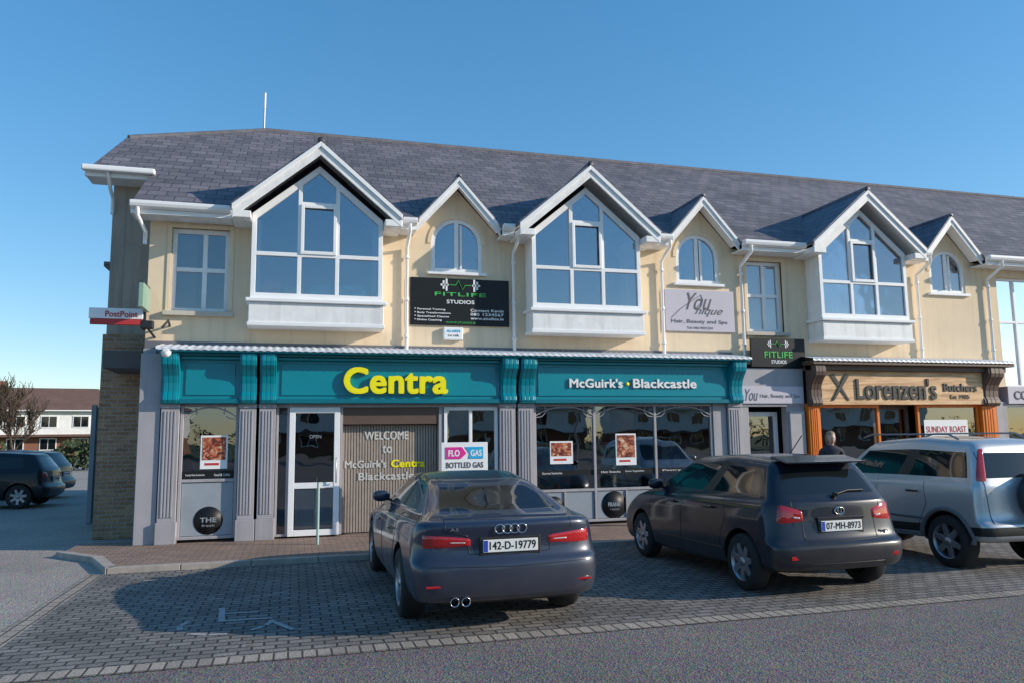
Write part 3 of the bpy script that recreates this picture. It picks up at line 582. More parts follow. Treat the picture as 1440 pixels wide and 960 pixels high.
# ------------------------------------------------------------------ cars
glassC=P('car_glass',(.010,.013,.015),.03,spec=.7,var=.05);blackT=P('car_black_trim',(.015,.015,.016),.45);chrome=P('chrome',(.6,.6,.62),.15,metal=1,var=.03)
tyre=P('tyre',(.02,.02,.02),.85,var=.3,scale=8,bump=.2);alloy=P('alloy',(.38,.38,.4),.35,metal=.8,var=.2,scale=9);lampR=P('tail_lamp',(.42,.008,.010),.08,coat=1,var=.1);lampW=P('lamp_clear',(.6,.5,.48),.1,coat=1)
plate=P('number_plate',(.75,.75,.72),.4,var=.05);blue=P('plate_blue',(.02,.06,.4),.4)
def car(name,loc,S,yaw=0):
    root=empty(name)
    L=S['L'];rows=S['rows'];fr=[0,.10,.27,.44,.50,.68,.86,1.0]
    def outline(r):
        zr,zm,zf,yr,yf,w,rc,bu=r
        pts=[];wc=w-rc
        for t in (0,.4,.8,1.0):
            x=wc*t;pts.append((x,yr+bu*(x/w)**2))
        yb=pts[-1][1]
        for a in (35,65):
            a=math.radians(a);pts.append((wc+rc*math.sin(a),yb+rc*(1-math.cos(a))))
        y0=yb+rc;bf=bu*1.8;y1=yf-bf-rc
        for t in fr:
            y=y0+(y1-y0)*t;m=abs((y-(y0+y1)/2)/((y1-y0)/2))
            pts.append((w*(1-.035*m**3),y))
        for a in (65,35):
            a=math.radians(a);pts.append((wc+rc*math.sin(a),yf-bf-rc*(1-math.cos(a))))
        for t in (1.0,.8,.4,0):
            x=wc*t;pts.append((x,yf-bf*(x/w)**2))
        out=[]
        for x,y in pts:
            t=(y-yr)/(yf-yr)
            z=zr+(zm-zr)*(t/.5) if t<.5 else zm+(zf-zm)*((t-.5)/.5)
            out.append((x,y,z))
        return out
    v=[];n=20;ring=2*n-2
    for r in rows:
        o_=outline(r)
        v+=o_+[(-x,y,z) for x,y,z in reversed(o_[1:-1])]
    f=[];mi=[];g0=S['glass']
    for k_ in range(len(rows)-1):
        for j in range(ring):
            a=k_*ring+j;b=k_*ring+(j+1)%ring
            f.append((a,b,b+ring,a+ring))
            jj=j if j<n-1 else ring-1-j
            m=0
            if k_ in S.get('black',()):m=2
            if k_ in g0:
                if jj<=2 or jj>=16:m=1
                elif 6<=jj<=12:m=2 if jj==9 else 1
                if jj in S.get('cpill',()):m=0
            if k_==0:m=2
            mi.append(m)
    for k_ in (0,len(rows)-1):
        b0=k_*ring
        Lf=lambda j:b0+((ring-j)%ring)
        for j in range(n-1):
            q=[b0+j,b0+j+1,Lf(j+1),Lf(j)];q2=[]
            for t in q:
                if t not in q2:q2.append(t)
            f.append(tuple(q2));mi.append(2 if k_==0 else 0)
    body=mobj('body',v,f,[S['paint'],glassC,blackT],root,True,mi);fixn(body)
    m=body.modifiers.new('s','SUBSURF');m.levels=2;m.render_levels=2
    bpy.context.view_layer.update();apply_mods(body)
    R=S['R'];yw=S['wheels'];W=S['W']
    ct=MB()
    for y in yw:
        for sg in (-1,1):
            ra=R+.045;pl=[(y+ra*math.cos(math.radians(t)),R+.01+ra*math.sin(math.radians(t))) for t in range(0,360,10)]
            xs=sorted((sg*(W/2-.27),sg*(W/2+.3)));ct.prism(pl,'x',xs[0],xs[1])
    boolean(body,ct.obj('cut',blackT))
    for p in body.data.polygons:p.use_smooth=True
    bm=bmesh.new();bm.from_mesh(body.data)
    for e_ in bm.edges:
        if len(e_.link_faces)==2 and e_.calc_face_angle(0)>math.radians(38):e_.smooth=False
    bm.to_mesh(body.data);bm.free()
    bpy.context.view_layer.update()
    bv=BVHTree.FromPolygons([q.co[:] for q in body.data.vertices],[p.vertices[:] for p in body.data.polygons])
    def side(y,z,sg,off=.0):
        h=bv.ray_cast(Vector((sg*3,y,z)),Vector((-sg,0,0)))
        return (h[0].x+sg*off,y,z) if h[0] else (sg*W/2*.97,y,z)
    def rear(x,z,off=0.):
        h=bv.ray_cast(Vector((x,-3,z)),Vector((0,1,0)));return (x,h[0].y-off,z) if h[0] else (x,0,z)
    def line_side(pts,r=.004,mat=blackT):
        for sg in (-1,1):
            o_=[]
            for i in range(len(pts)-1):
                for t in range(6):
                    u=t/6;o_.append(side(pts[i][0]*(1-u)+pts[i+1][0]*u,pts[i][1]*(1-u)+pts[i+1][1]*u,sg))
            o_.append(side(*pts[-1],sg));tube('panel_gap',o_,r,mat,root,1)
    def line_rear(pts,r=.004,mat=blackT,off=0):
        o_=[]
        for i in range(len(pts)-1):
            for t in range(8):
                u=t/8;o_.append(rear(pts[i][0]*(1-u)+pts[i+1][0]*u,pts[i][1]*(1-u)+pts[i+1][1]*u,off))
        o_.append(rear(*pts[-1],off));tube('panel_gap',o_,r,mat,root,1)
    def lamp(cx,cy,a0,a1,zb0,zt0,zb1,zt1,mat,off=.012,nn=14,mm=5,nm='tail_lamp'):
        for sg in (-1,1):
            vv=[];ff_=[]
            for i in range(nn+1):
                t=i/nn;a=math.radians(a0+(a1-a0)*t);d=Vector((sg*math.sin(a),-math.cos(a),0))
                for j in range(mm+1):
                    s=j/mm;zb=zb0+(zb1-zb0)*t;zt=zt0+(zt1-zt0)*t;z=zb+(zt-zb)*s
                    c_=Vector((sg*cx,cy,z));h=bv.ray_cast(c_+d*3,-d)
                    edge=i in(0,nn) or j in (0,mm)
                    p=(h[0] if h[0] else c_+d*.4)+d*(-.006 if edge else off)
                    vv.append(p[:])
            for i in range(nn):
                for j in range(mm):
                    a=i*(mm+1)+j;ff_.append((a,a+1,a+mm+2,a+mm+1))
            o_=mobj(nm,vv,ff_,mat,root,True);fixn(o_)
    for y in yw:
        for sg in (-1,1):
            tw=S.get('tw',.21);xo=sg*(W/2-.015);cx_=xo-sg*tw/2
            pr=[(-tw/2,R*.66),(-tw/2,R*.9),(-tw/2+.02,R*.975),(-tw*.25,R),(tw*.25,R),(tw/2-.02,R*.975),(tw/2,R*.9),(tw/2,R*.66)]
            lathe('tyre',pr,tyre,root,'x',40,(cx_,y,R))
            h=sg*(tw/2)
            lathe('rim',[(h,R*.68),(h-sg*.012,R*.64),(h-sg*.05,R*.60),(h-sg*.10,R*.58)],alloy,root,'x',40,(cx_,y,R))
            lathe('dark_backing_disc',[(h-sg*.09,0),(h-sg*.09,R*.6)],blackT,root,'x',24,(cx_,y,R))  # black disc stands in for the dark depth behind the spokes
            ns=S.get('spokes',5);b=MB();
            for i in range(ns):
                for dd in ((-.13,.13) if S.get('twin') else (0,)):
                    a=2*math.pi*i/ns+dd+.3;ca,sa=math.cos(a),math.sin(a)
                    w0,w1=(.028,.018) if S.get('twin') else (.045,.03)
                    r0,r1=R*.10,R*.65
                    def pt(r,w,x):return (cx_+x,y+r*ca-w*sa,R+r*sa+w*ca)
                    n0=len(b.v);xa=h-sg*.02;xb=h-sg*.06;xa2=h-sg*.012
                    b.v+=[pt(r0,-w0,xa),pt(r0,w0,xa),pt(r1,w1,xa2),pt(r1,-w1,xa2),pt(r0,-w0,xb),pt(r0,w0,xb),pt(r1,w1,xb),pt(r1,-w1,xb)]
                    b.f+=[tuple(n0+q for q in t) for t in ((0,1,2,3),(4,7,6,5),(0,4,5,1),(1,5,6,2),(2,6,7,3),(3,7,4,0))]
            b.obj('spokes',alloy,root,.004)
            lathe('hub',[(h-sg*.005,0),(h-sg*.008,R*.15),(h-sg*.06,R*.17)],alloy,root,'x',24,(cx_,y,R))
    api=dict(root=root,side=side,rear=rear,ls=line_side,lr=line_rear,lamp=lamp,bv=bv)
    S['detail'](api,S)
    px,pz,txt=S['plate']
    py=rear(px,pz)[1]
    box('plate_recess',blackT,root,px-.29,px+.29,py-.008,py+.03,pz-.085,pz+.08,.006)
    box('plate_panel',plate,root,px-.26,px+.26,py-.022,py-.009,pz-.056,pz+.056,.004);box('plate_band',blue,root,px-.255,px-.215,py-.024,py-.0225,pz-.05,pz+.05)
    text('plate_text',txt,px-.2,px+.24,pz-.035,pz+.038,py-.0235,M['signblk'],root,.002,.001)
    my,mz=S['mirror']
    for sg in (-1,1):
        p=side(my,mz,sg);X0=p[0]+sg*.12;Z0=mz+.05
        o_=lathe('door_mirror',[(-.055,0),(-.055,.07),(-.04,.085),(.0,.088),(.05,.07),(.09,.03),(.10,0)],S['paint'],root,'y',24,(X0,my,Z0))
        for q in o_.data.vertices:
            dx,dz=q.co.x-X0,q.co.z-Z0;r_=math.hypot(dx,dz)
            if r_>1e-6:
                m_=max(abs(dx),abs(dz));kk=1+.22*(r_/m_-1)
                q.co.x=X0+dx*1.2*kk;q.co.z=Z0+dz*.8*kk
        tube('mirror_arm',[p,(p[0]+sg*.1,my,mz+.02)],.018,blackT,root)
    root.location=loc;root.rotation_euler=(0,0,yaw)
    return root
def dA(A,S):
    r=A['root']
    A['lamp'](.36,.42,0,64,.765,.84,.745,.885,lampR)
    A['lamp'](.36,.42,8,34,.79,.81,.79,.815,lampW,.017,10,3,'reverse_lamp')
    A['lr']([(-.60,.99),(-.60,.90),(-.40,.86),(-.38,.70),(0,.685),(.38,.70),(.40,.86),(.60,.90),(.60,.99)],.004)
    A['lr']([(-.74,.60),(0,.585),(.74,.60)],.004);
    A['ls']([(1.35,.98),(1.28,.80),(1.42,.45)]);A['ls']([(2.35,.93),(2.38,.5),(2.35,.3)]);A['ls']([(3.4,.90),(3.42,.5),(3.3,.3)]);A['ls']([(1.45,.30),(3.3,.28)])
    A['ls']([(.5,.80),(1.5,.83),(3.0,.80),(4.0,.74)],.005,S['paint'])
    for yy in (1.55,2.55):
        for sg in (-1,1):
            p=A['side'](yy,.80,sg,.03);q=A['side'](yy+.2,.79,sg,.03);tube('door_handle',[p,q],.013,S['paint'],r)
    for i in range(4):
        x=-.105+i*.07;yy=A['rear'](x,.915)[1]-.008;tube('badge_ring',[(x+.045*math.cos(t*.35),yy,.915+.040*math.sin(t*.35)) for t in range(18)],.006,chrome,r,2,True)
    text('model_badge','A5',-.56,-.48,.905,.935,A['rear'](-.5,.92)[1]-.006,chrome,r,.001,.003)
    b=MB();nn=12
    for i in range(nn):
        x0=-.62+i*1.24/nn;x1=x0+1.24/nn;y0=A['rear'](x0,.34)[1]-.008;y1=A['rear'](x1,.34)[1]-.008
        y2=A['rear'](x0,.27)[1]-.008;y3=A['rear'](x1,.27)[1]-.008
        b.quad((x0,y0,.36),(x1,y1,.36),(x1,y3,.26),(x0,y2,.26))
    b.obj('diffuser',blackT,r)
    for x in (-.52,-.42):
        y=A['rear'](x,.30)[1];lathe('exhaust_tip',[(.12,.03),(.0,.03),(-.03,.042),(-.03,.036),(.1,.034)],chrome,r,'y',24,(x,y-.01,.29))
    for sg in (-1,1):
        y=A['rear'](sg*.68,.42)[1];box('reflector',lampR,r,sg*.68-.10,sg*.68+.10,y-.008,y+.05,.42,.44,.004)
    A['lr']([(-.6,1.0),(0,1.01),(.6,1.0)],.012,S['paint'],.005)
    for sg in (-1,1):tube('window_chrome',[A['side'](y_,z_,sg,.003) for y_,z_ in ((.95,1.03),(1.5,1.01),(2.4,.98),(3.1,.96))],.006,chrome,r)
paintA=P('paint_slate_blue',(.022,.032,.062),.35,metal=.2,var=.05,coat=.8,spec=.35,dirt=.5)
SA=dict(L=4.71,W=1.854,R=.335,wheels=(.97,3.78),spokes=5,twin=True,tw=.24,paint=paintA,glass=(9,),black=(),cpill=(3,4,5,6),
 rows=[(.26,.2,.2,.20,4.50,.78,.20,.06),(.27,.21,.22,.09,4.60,.86,.22,.07),(.36,.30,.32,.015,4.68,.905,.24,.08),(.54,.50,.45,.0,4.71,.925,.24,.09),(.63,.62,.56,.01,4.69,.927,.25,.10),(.65,.66,.62,.065,4.66,.925,.25,.10),
 (.80,.80,.70,.085,4.58,.915,.26,.11),(.95,.90,.76,.035,4.45,.885,.27,.12),(.998,.945,.80,.07,4.30,.84,.26,.12),(1.005,.955,.985,.36,3.42,.755,.14,.06),(1.275,1.315,1.31,1.22,2.60,.575,.12,.05),(1.30,1.36,1.345,1.42,2.46,.50,.16,.04),(1.325,1.37,1.355,1.6,2.30,.25,.1,.02)],
 plate=(0,.765,'142-D-19779'),mirror=(3.05,.98),detail=dA)
car('parked_car',(1.92,-7.32,0),SA)
def dT(A,S):
    r=A['root']
    A['lamp'](.44,.36,0,66,.80,.91,.76,1.0,lampR)
    A['lamp'](.44,.36,10,34,.82,.85,.82,.87,lampW,.017,8,3,'reverse_lamp')
    A['lr']([(-.56,1.02),(-.56,.93),(-.46,.90),(-.46,.60),(0,.585),(.46,.60),(.46,.90),(.56,.93),(.56,1.02)],.004);A['lr']([(-.66,.56),(0,.55),(.66,.56)],.005)
    A['lr']([(-.55,.30),(-.5,.36),(.5,.36),(.55,.30)],.004)
    A['ls']([(1.15,1.0),(1.05,.8),(1.2,.45)]);A['ls']([(2.1,.97),(2.12,.5),(2.1,.28)]);A['ls']([(3.05,.93),(3.05,.5),(2.95,.3)]);A['ls']([(1.2,.28),(2.95,.28)])
    A['ls']([(1.1,.42),(3.0,.40)],.012,blackT)
    for yy in (1.3,2.25):
        for sg in (-1,1):
            p=A['side'](yy,.88,sg,.03);q=A['side'](yy+.2,.87,sg,.03);tube('door_handle',[p,q],.014,S['paint'],r)
    y=A['rear'](0,.89)[1];tube('badge',[(.06*math.cos(t*.35),y-.006,.90+.04*math.sin(t*.35)) for t in range(18)],.007,chrome,r,2,True);tube('badge',[(.022*math.cos(t*.35),y-.008,.90+.038*math.sin(t*.35)) for t in range(18)],.005,chrome,r,2,True)
    y=A['rear'](0,.83)[1];box('hatch_trim',S['paint'],r,-.30,.30,y-.02,y,.815,.84,.004)
    p=A['rear'](0,1.07,.02);tube('wiper',[p,A['rear'](.2,1.11,.02),A['rear'](.42,1.11,.02)],.009,blackT,r);lathe('wiper_pivot',[(0,0),(-.03,.025),(0,.03)],blackT,r,'y',16,(p[0],p[1],p[2]))
    MB().prism([(.27,1.425),(.62,1.49),(.62,1.46),(.30,1.405)],'x',-.50,.50).obj('roof_spoiler',S['paint'],r,.01)
    tube('aerial',[(0,.95,1.50),(0,.70,1.72)],.006,blackT,r)
    for sg in (-1,1):
        y=A['rear'](sg*.62,.40)[1];box('reflector',lampR,r,sg*.62-.06,sg*.62+.06,y-.008,y+.04,.41,.45,.004)
    text('model_badge','D-4D',.50,.62,.64,.68,A['rear'](.55,.66)[1]-.008,chrome,r,.001,.003)
paintT=P('paint_midnight',(.006,.008,.018),.35,metal=0,var=.05,coat=.7,spec=.3,dirt=.45)
ST=dict(L=4.22,W=1.76,R=.315,wheels=(.74,3.34),spokes=7,tw=.2,paint=paintT,glass=(9,),cpill=(3,4,5,6),
 rows=[(.27,.2,.2,.18,4.05,.74,.18,.06),(.28,.21,.22,.08,4.12,.82,.2,.07),(.38,.32,.32,.01,4.20,.865,.22,.08),(.52,.50,.48,.0,4.22,.88,.22,.09),(.57,.62,.60,.01,4.20,.88,.23,.10),(.59,.68,.66,.09,4.16,.88,.24,.10),
 (.80,.82,.76,.125,4.05,.873,.25,.11),(.97,.95,.86,.13,3.9,.845,.25,.12),(1.01,.975,.90,.145,3.75,.80,.23,.11),(1.015,.98,.99,.18,3.30,.775,.16,.07),(1.39,1.445,1.41,.44,2.35,.60,.13,.05),(1.43,1.49,1.455,.47,2.15,.52,.14,.04),(1.46,1.503,1.475,.75,1.95,.28,.1,.02)],
 plate=(0,.745,'07-MH-8973'),mirror=(2.85,1.02),detail=dT)
car('parked_car',(5.75,-7.04,0),ST)
def dS(A,S):
    r=A['root']
    A['lamp'](.42,.34,40,66,1.10,1.55,1.10,1.54,lampR,.014,8,8)
    A['lr']([(-.60,1.48),(-.62,1.0),(-.60,.55),(.60,.55),(.62,1.0),(.60,1.48)],.005)
    A['ls']([(1.0,1.08),(.95,.8),(1.1,.5)]);A['ls']([(1.85,1.08),(1.86,.5),(1.85,.38)]);A['ls']([(2.7,1.05),(2.7,.5),(2.6,.38)]);A['ls']([(1.1,.38),(2.6,.38)])
    A['ls']([(.95,.60),(2.7,.60)],.02,clad);
    for yy in (1.08,1.95):
        for sg in (-1,1):
            p=A['side'](yy,.95,sg,.03);q=A['side'](yy+.18,.95,sg,.03);tube('door_handle',[p,q],.014,blackT,r)
    y=A['rear'](.05,.85)[1];cx_=.12;cz=.92
    lathe('spare_tyre',[(0,.15),(0,.29),(-.03,.325),(-.15,.33),(-.19,.30),(-.20,.24),(-.205,.0)],P('spare_cover',(.03,.035,.045),.5),r,'y',40,(cx_,y,cz))
    for sg in (-1,1):
        tube('roof_rail',[(sg*.56,.55,1.64),(sg*.57,.7,1.71),(sg*.57,2.1,1.71),(sg*.56,2.3,1.66)],.013,P('rail_grey',(.25,.26,.27),.4,metal=.5),r)
        for y0 in S['wheels']:
            pts=[]
            for t in range(-10,191,10):
                a=math.radians(t);yy=y0+(S['R']+.075)*math.cos(a);zz=S['R']+(S['R']+.075)*math.sin(a)
                if zz>.3:pts.append(A['side'](yy,zz,sg,-.005))
            tube('arch_flare',pts,.03,clad,r)
clad=P('grey_cladding',(.13,.135,.145),.6)
paintS=P('paint_silver',(.50,.52,.54),.35,metal=.5,var=.04,coat=.8,dirt=.3)
SS=dict(L=3.75,W=1.58,R=.335,wheels=(.66,3.05),spokes=6,tw=.22,paint=paintS,glass=(9,),black=(2,),cpill=(3,4,5),
 rows=[(.36,.30,.32,.16,3.6,.66,.14,.04),(.37,.31,.34,.06,3.68,.74,.15,.05),(.44,.38,.40,.0,3.74,.78,.16,.05),(.58,.50,.56,.0,3.75,.79,.16,.06),(.60,.60,.66,.02,3.74,.79,.16,.06),(.64,.66,.72,.08,3.7,.787,.15,.06),
 (.80,.80,.84,.09,3.62,.785,.15,.06),(1.0,1.0,.96,.10,3.5,.775,.15,.06),(1.07,1.06,1.01,.11,3.3,.75,.14,.05),(1.08,1.07,1.07,.13,2.85,.735,.12,.04),(1.53,1.58,1.53,.24,2.25,.63,.11,.03),(1.61,1.66,1.61,.30,2.1,.57,.12,.03),(1.65,1.69,1.64,.5,1.9,.3,.1,.02)],
 plate=(.38,.52,'03-MH-1234'),mirror=(2.5,1.1),detail=dS)
car('parked_suv',(8.94,-6.55,0),SS)
def dN(A,S):
    A['lamp'](.50,.36,14,60,.76,.95,.80,.98,lampR);A['ls']([(2.1,.97),(2.12,.5),(2.1,.28)]);A['ls']([(3.05,.93),(3.05,.5),(2.95,.3)])
for i,(x,y,a,pc) in enumerate([(-6.3,10.2,88,(.006,.007,.012)),(-6.9,13.6,84,(.012,.015,.025)),(-12.2,10.8,78,(.01,.01,.01)),(-8.5,18,88,(.05,.01,.01))]):
    S_=dict(ST);S_['detail']=dN;S_['paint']=P('paint_bg',pc,.4,coat=.4,spec=.3)
    car('parked_car',(x,y,0),S_,math.radians(a))
# ------------------------------------------------------------------ person
def person(loc,rot):
    root=empty('pedestrian_woman')
    def skin(name,pts,edges,rad,mat,rt):
        me=bpy.data.meshes.new(name);me.from_pydata(pts,edges,[]);o=bpy.data.objects.new(name,me);COL.objects.link(o);o.parent=root;me.materials.append(mat)
        m=o.modifiers.new('k','SKIN');
        for i,r_ in enumerate(rad):
            me.skin_vertices[0].data[i].radius=(r_,r_*.85) if not isinstance(r_,tuple) else r_
        me.skin_vertices[0].data[rt].use_root=True;m.use_smooth_shade=True
        s=o.modifiers.new('s','SUBSURF');s.levels=2;s.render_levels=2
    pts=[(0,0,.92),(0,0,1.1),(0,0,1.28),(0,.0,1.38),(0,-.01,1.46),(-.09,0,.84),(-.1,-.02,.48),(-.1,.02,.1),(-.1,-.1,.05),(.09,0,.84),(.1,-.04,.48),(.1,.0,.1),(.1,-.12,.05),(-.17,0,1.35),(-.23,.02,1.1),(-.2,-.12,.9),(.17,0,1.35),(.23,.02,1.1),(.2,-.12,.9)]
    ed=[(0,1),(1,2),(2,3),(3,4),(0,5),(5,6),(6,7),(7,8),(0,9),(9,10),(10,11),(11,12),(3,13),(13,14),(14,15),(3,16),(16,17),(17,18)]
    rad=[(.17,.12),(.14,.11),(.16,.11),(.12,.09),.05,.095,.065,.045,.04,.095,.065,.045,.04,.065,.055,.04,.065,.055,.04]
    skin('body',pts,ed,rad,M['coat'],0)
    lathe('neck',[(1.42,.05),(1.54,.048)],M['skin'],root,'z',16)
    bm=bmesh.new();bmesh.ops.create_uvsphere(bm,u_segments=24,v_segments=18,radius=1)
    for v in bm.verts:
        x,y,z=v.co;t=max(0,-z);v.co=Vector((x*.075*(1-.28*t),y*.095*(1-.15*t)-.012*t,z*.118))
        if y<-.75 and abs(x)<.18 and -.35<z<.1:v.co.y-=.018*(1-abs(x)/.2)
    me=bpy.data.meshes.new('head');bm.to_mesh(me);bm.free();me.materials.append(M['skin'])
    for p in me.polygons:p.use_smooth=True
    h=bpy.data.objects.new('head',me);COL.objects.link(h);h.parent=root;h.location=(0,-.02,1.575)
    for sx in (-1,1):
        for nm,c_,r_,mt in (('eye',(sx*.028,-.105,1.585),.011,M['wtxt']),('iris',(sx*.028,-.114,1.585),.006,M['black'])):
            lathe(nm,[(r_*math.sin(t),r_*math.cos(t)) for t in [(-90+i*22.5)*math.pi/180 for i in range(9)]],mt,root,'y',12,c_)
    box('mouth',P('lips',(.4,.1,.09),.5),root,-.022,.022,-.118,-.10,1.517,1.525,.003)
    bm=bmesh.new();bmesh.ops.create_uvsphere(bm,u_segments=28,v_segments=20,radius=1)
    dl=[v for v in bm.verts if v.co.y<-.35 and v.co.z<.45]
    bmesh.ops.delete(bm,geom=dl,context='VERTS')
    for v in bm.verts:
        x,y,z=v.co;q=1+.05*math.sin(x*19)*math.cos(z*11);v.co=Vector((x*.09*q,y*.108*q+.01,z*(.13 if z>0 else .2)*q))
    me=bpy.data.meshes.new('hair');bm.to_mesh(me);bm.free();me.materials.append(M['hair'])
    h=bpy.data.objects.new('hair',me);COL.objects.link(h);h.parent=root;h.location=(0,-.01,1.585);sm=h.modifiers.new('s','SOLIDIFY');sm.thickness=.01
    for i,sx in enumerate((-.2,.2)):
        for j in range(5):
            a=(j-2)*.012;skin('finger',[(sx,-.12,.9),(sx+a,-.15,.83),(sx+a*1.3,-.16,.79+.006*abs(j-2))],[(0,1),(1,2)],[.02,.011,.008],M['skin'],0)
    root.location=loc;root.rotation_euler=(0,0,rot)
person((9.5,-2.05,.07),math.radians(-20))
# ------------------------------------------------------------------ background
def house(x,y,w,d,h,rot,wallm,roofm,name='distant_house'):
    H=empty(name);hw=w/2
    MB().box(-hw,hw,0,d,0,h*.45).obj('walls_lower',P('bg_brick',(.25,.11,.07),.9),H);MB().box(-hw,hw,.0,d,h*.45,h).obj('walls',wallm,H)
    o=.5;rh=h+2.6
    MB().quad((-hw-o,-o,h),(hw+o,-o,h),(hw-3.2,d/2,rh),(-hw+3.2,d/2,rh)).quad((hw+o,-o,h),(hw+o,d+o,h),(hw-3.2,d/2,rh)).quad((hw+o,d+o,h),(-hw-o,d+o,h),(-hw+3.2,d/2,rh),(hw-3.2,d/2,rh)).quad((-hw-o,d+o,h),(-hw-o,-o,h),(-hw+3.2,d/2,rh)).obj('roof',roofm,H)
    b=MB();gl=MB();n=max(2,int(w/3))
    for i in range(n):
        cx_=-hw+(i+.5)*w/n
        for z in (.9,h*.5+.7):
            b.box(cx_-.8,cx_+.8,-.06,.0,z,z+1.3);gl.box(cx_-.7,cx_-.04,-.08,-.061,z+.1,z+1.2).box(cx_+.04,cx_+.7,-.08,-.061,z+.1,z+1.2)
    b.obj('window_frames',M['white'],H);gl.obj('window_glass',glassC,H)
    box('canopy',roofm,H,-hw+.5,hw-.5,-1.0,-.0,h*.45,h*.45+.25);box('chimney',P('bg_chim',(.25,.12,.08),.9),H,-.4-hw*.4,.4-hw*.4,d/2-.3,d/2+.3,rh-.5,rh+.7);box('gutter',M['white'],H,-hw-o,hw+o,-o-.1,-o,h-.12,h)
    H.location=(x,y,-.01);H.rotation_euler=(0,0,rot)
wr=P('bg_render',(.85,.84,.80),.9);br=P('bg_tile',(.15,.085,.065),.85,var=.2,scale=1)
house(-27,79,18,8,5.2,math.radians(10),wr,br);house(-52,74,16,8,5,math.radians(10),wr,br);house(-70,95,16,8,5,math.radians(20),wr,br)
for i in range(7):house(-60+i*21,-62-(i%3)*4,14,8,4.8,math.radians(180),wr,br)
bark=P('bark',(.09,.065,.045),.9,var=.3,scale=6)
def tree(x,y,h,seed,name='bare_tree'):
    rnd=random.Random(seed);cu=bpy.data.curves.new(name,'CURVE');cu.dimensions='3D';cu.bevel_depth=1;cu.bevel_resolution=1
    def br_(p,d,l,r,lv):
        pts=[(p.copy(),r)];q=p.copy();dd=d.copy()
        for i in range(4):
            dd=(dd+Vector((rnd.uniform(-.18,.18),rnd.uniform(-.18,.18),.05))).normalized();q=q+dd*l/4;pts.append((q.copy(),r*(1-.16*(i+1))))
            if lv<4 and (i>0 or lv>0):
                for _ in range(2 if lv<3 else 1):
                    nd=(dd+Vector((rnd.uniform(-1,1),rnd.uniform(-1,1),rnd.uniform(0,.7)))*.8).normalized();br_(q,nd,l*rnd.uniform(.5,.68),r*(1-.16*(i+1))*.5,lv+1)
        sp=cu.splines.new('POLY');sp.points.add(len(pts)-1)
        for a,(c_,rr) in zip(sp.points,pts):a.co=(c_.x,c_.y,c_.z,1);a.radius=max(rr,.012)
    br_(Vector((0,0,0)),Vector((0,0,1)),h*.55,h*.022,0)
    cu.materials.append(bark);o=bpy.data.objects.new(name,cu);COL.objects.link(o);o.location=(x,y,0)
tree(-13.5,30,4.6,3);tree(-18,34,5.2,5);tree(-30,58,8,9)
for i in range(5):tree(-38+i*18,-44-(i%2)*5,8.5,20+i)
leafm=P('hedge_leaf',(.045,.065,.025),.8,var=.5,scale=3)
def hedge(name,x0,x1,y,h,n,d=1.2,seed=1):
    rnd=random.Random(seed);v=[];f=[]
    for i in range(n):
        x=rnd.uniform(x0,x1);hh=h*(.75+.25*math.sin(x*.9)+.12*math.sin(x*3.1));p=Vector((x,y+rnd.uniform(-d,d),rnd.uniform(0,1)**.7*hh));s=rnd.uniform(.1,.26)*max(1,h/4)
        a=Vector((rnd.uniform(-1,1),rnd.uniform(-1,1),rnd.uniform(-1,1))).normalized();b=a.orthogonal().normalized()
        k0=len(v);v+=[(p+a*s)[:],(p+b*s*.6)[:],(p-a*s)[:],(p-b*s*.6)[:]];f.append((k0,k0+1,k0+2,k0+3))
    mobj(name,v,f,leafm)
hedge('hedge',-45,-11,40,1.9,6000,1.2,2);hedge('distant_trees',-110,110,-85,4,12000,3,4);hedge('distant_trees',-160,20,130,4.5,7000,4,5)
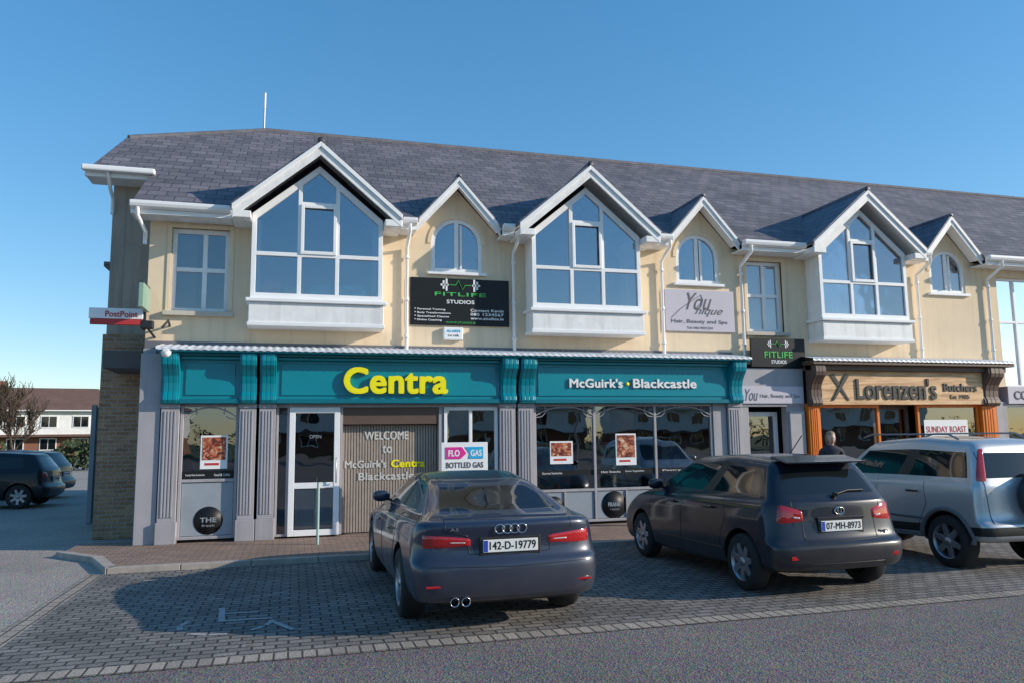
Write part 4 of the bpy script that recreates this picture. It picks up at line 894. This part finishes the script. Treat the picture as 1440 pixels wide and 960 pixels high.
LP=empty('street_lamp');tube('column',[(14,-24,0),(14,-24,7.5),(14.2,-23.2,8)],.07,M['metal'],LP);box('lantern',M['metal'],LP,14.05,14.35,-23.3,-22.6,7.95,8.1,.03)
# ------------------------------------------------------------------ light, world, camera
W=bpy.data.worlds.new('World');SC.world=W;W.use_nodes=True;nt=W.node_tree;bg=nt.nodes['Background']
sky=nt.nodes.new('ShaderNodeTexSky');sky.sky_type='NISHITA';sky.sun_disc=False
EL=math.radians(20);AZ=math.radians(22)
sky.sun_elevation=EL;sky.sun_rotation=math.radians(90)+AZ;sky.air_density=1.0;sky.dust_density=.2;sky.ozone_density=3.0;sky.altitude=50
gm=nt.nodes.new('ShaderNodeGamma');gm.inputs[1].default_value=.65;hv=nt.nodes.new('ShaderNodeHueSaturation');hv.inputs['Saturation'].default_value=1.55;hv.inputs['Value'].default_value=2.1
nt.links.new(sky.outputs[0],gm.inputs[0]);nt.links.new(gm.outputs[0],hv.inputs['Color']);nt.links.new(hv.outputs[0],bg.inputs[0]);bg.inputs[1].default_value=.15
sd=bpy.data.lights.new('sun','SUN');sd.energy=5;sd.angle=math.radians(.5);sd.color=(1,.90,.76);so=bpy.data.objects.new('sun',sd);COL.objects.link(so)
d=Vector((math.cos(EL)*math.cos(AZ),-math.cos(EL)*math.sin(AZ),math.sin(EL)));so.rotation_euler=d.to_track_quat('Z','Y').to_euler();so.location=(20,-20,20)
f=1080.;pi_=math.radians(7.02);ya=math.radians(15.74);ro=.0125
F=Vector((math.sin(ya)*math.cos(pi_),math.cos(ya)*math.cos(pi_),math.sin(pi_)));R0=Vector((math.cos(ya),-math.sin(ya),0));U0=R0.cross(F)
Rv=R0*math.cos(ro)-U0*math.sin(ro);Uv=U0*math.cos(ro)+R0*math.sin(ro)
cd=bpy.data.cameras.new('camera');cd.sensor_width=36;cd.lens=f/1440*36;cd.clip_end=2000;cd.clip_start=.1
co=bpy.data.objects.new('camera',cd);COL.objects.link(co)
mt=Matrix((Rv,Uv,-F)).transposed().to_4x4();mt.translation=Vector((0,-14.2,1.75));co.matrix_world=mt;SC.camera=co
SC.view_settings.view_transform='Standard';SC.view_settings.look='None';SC.view_settings.exposure=0
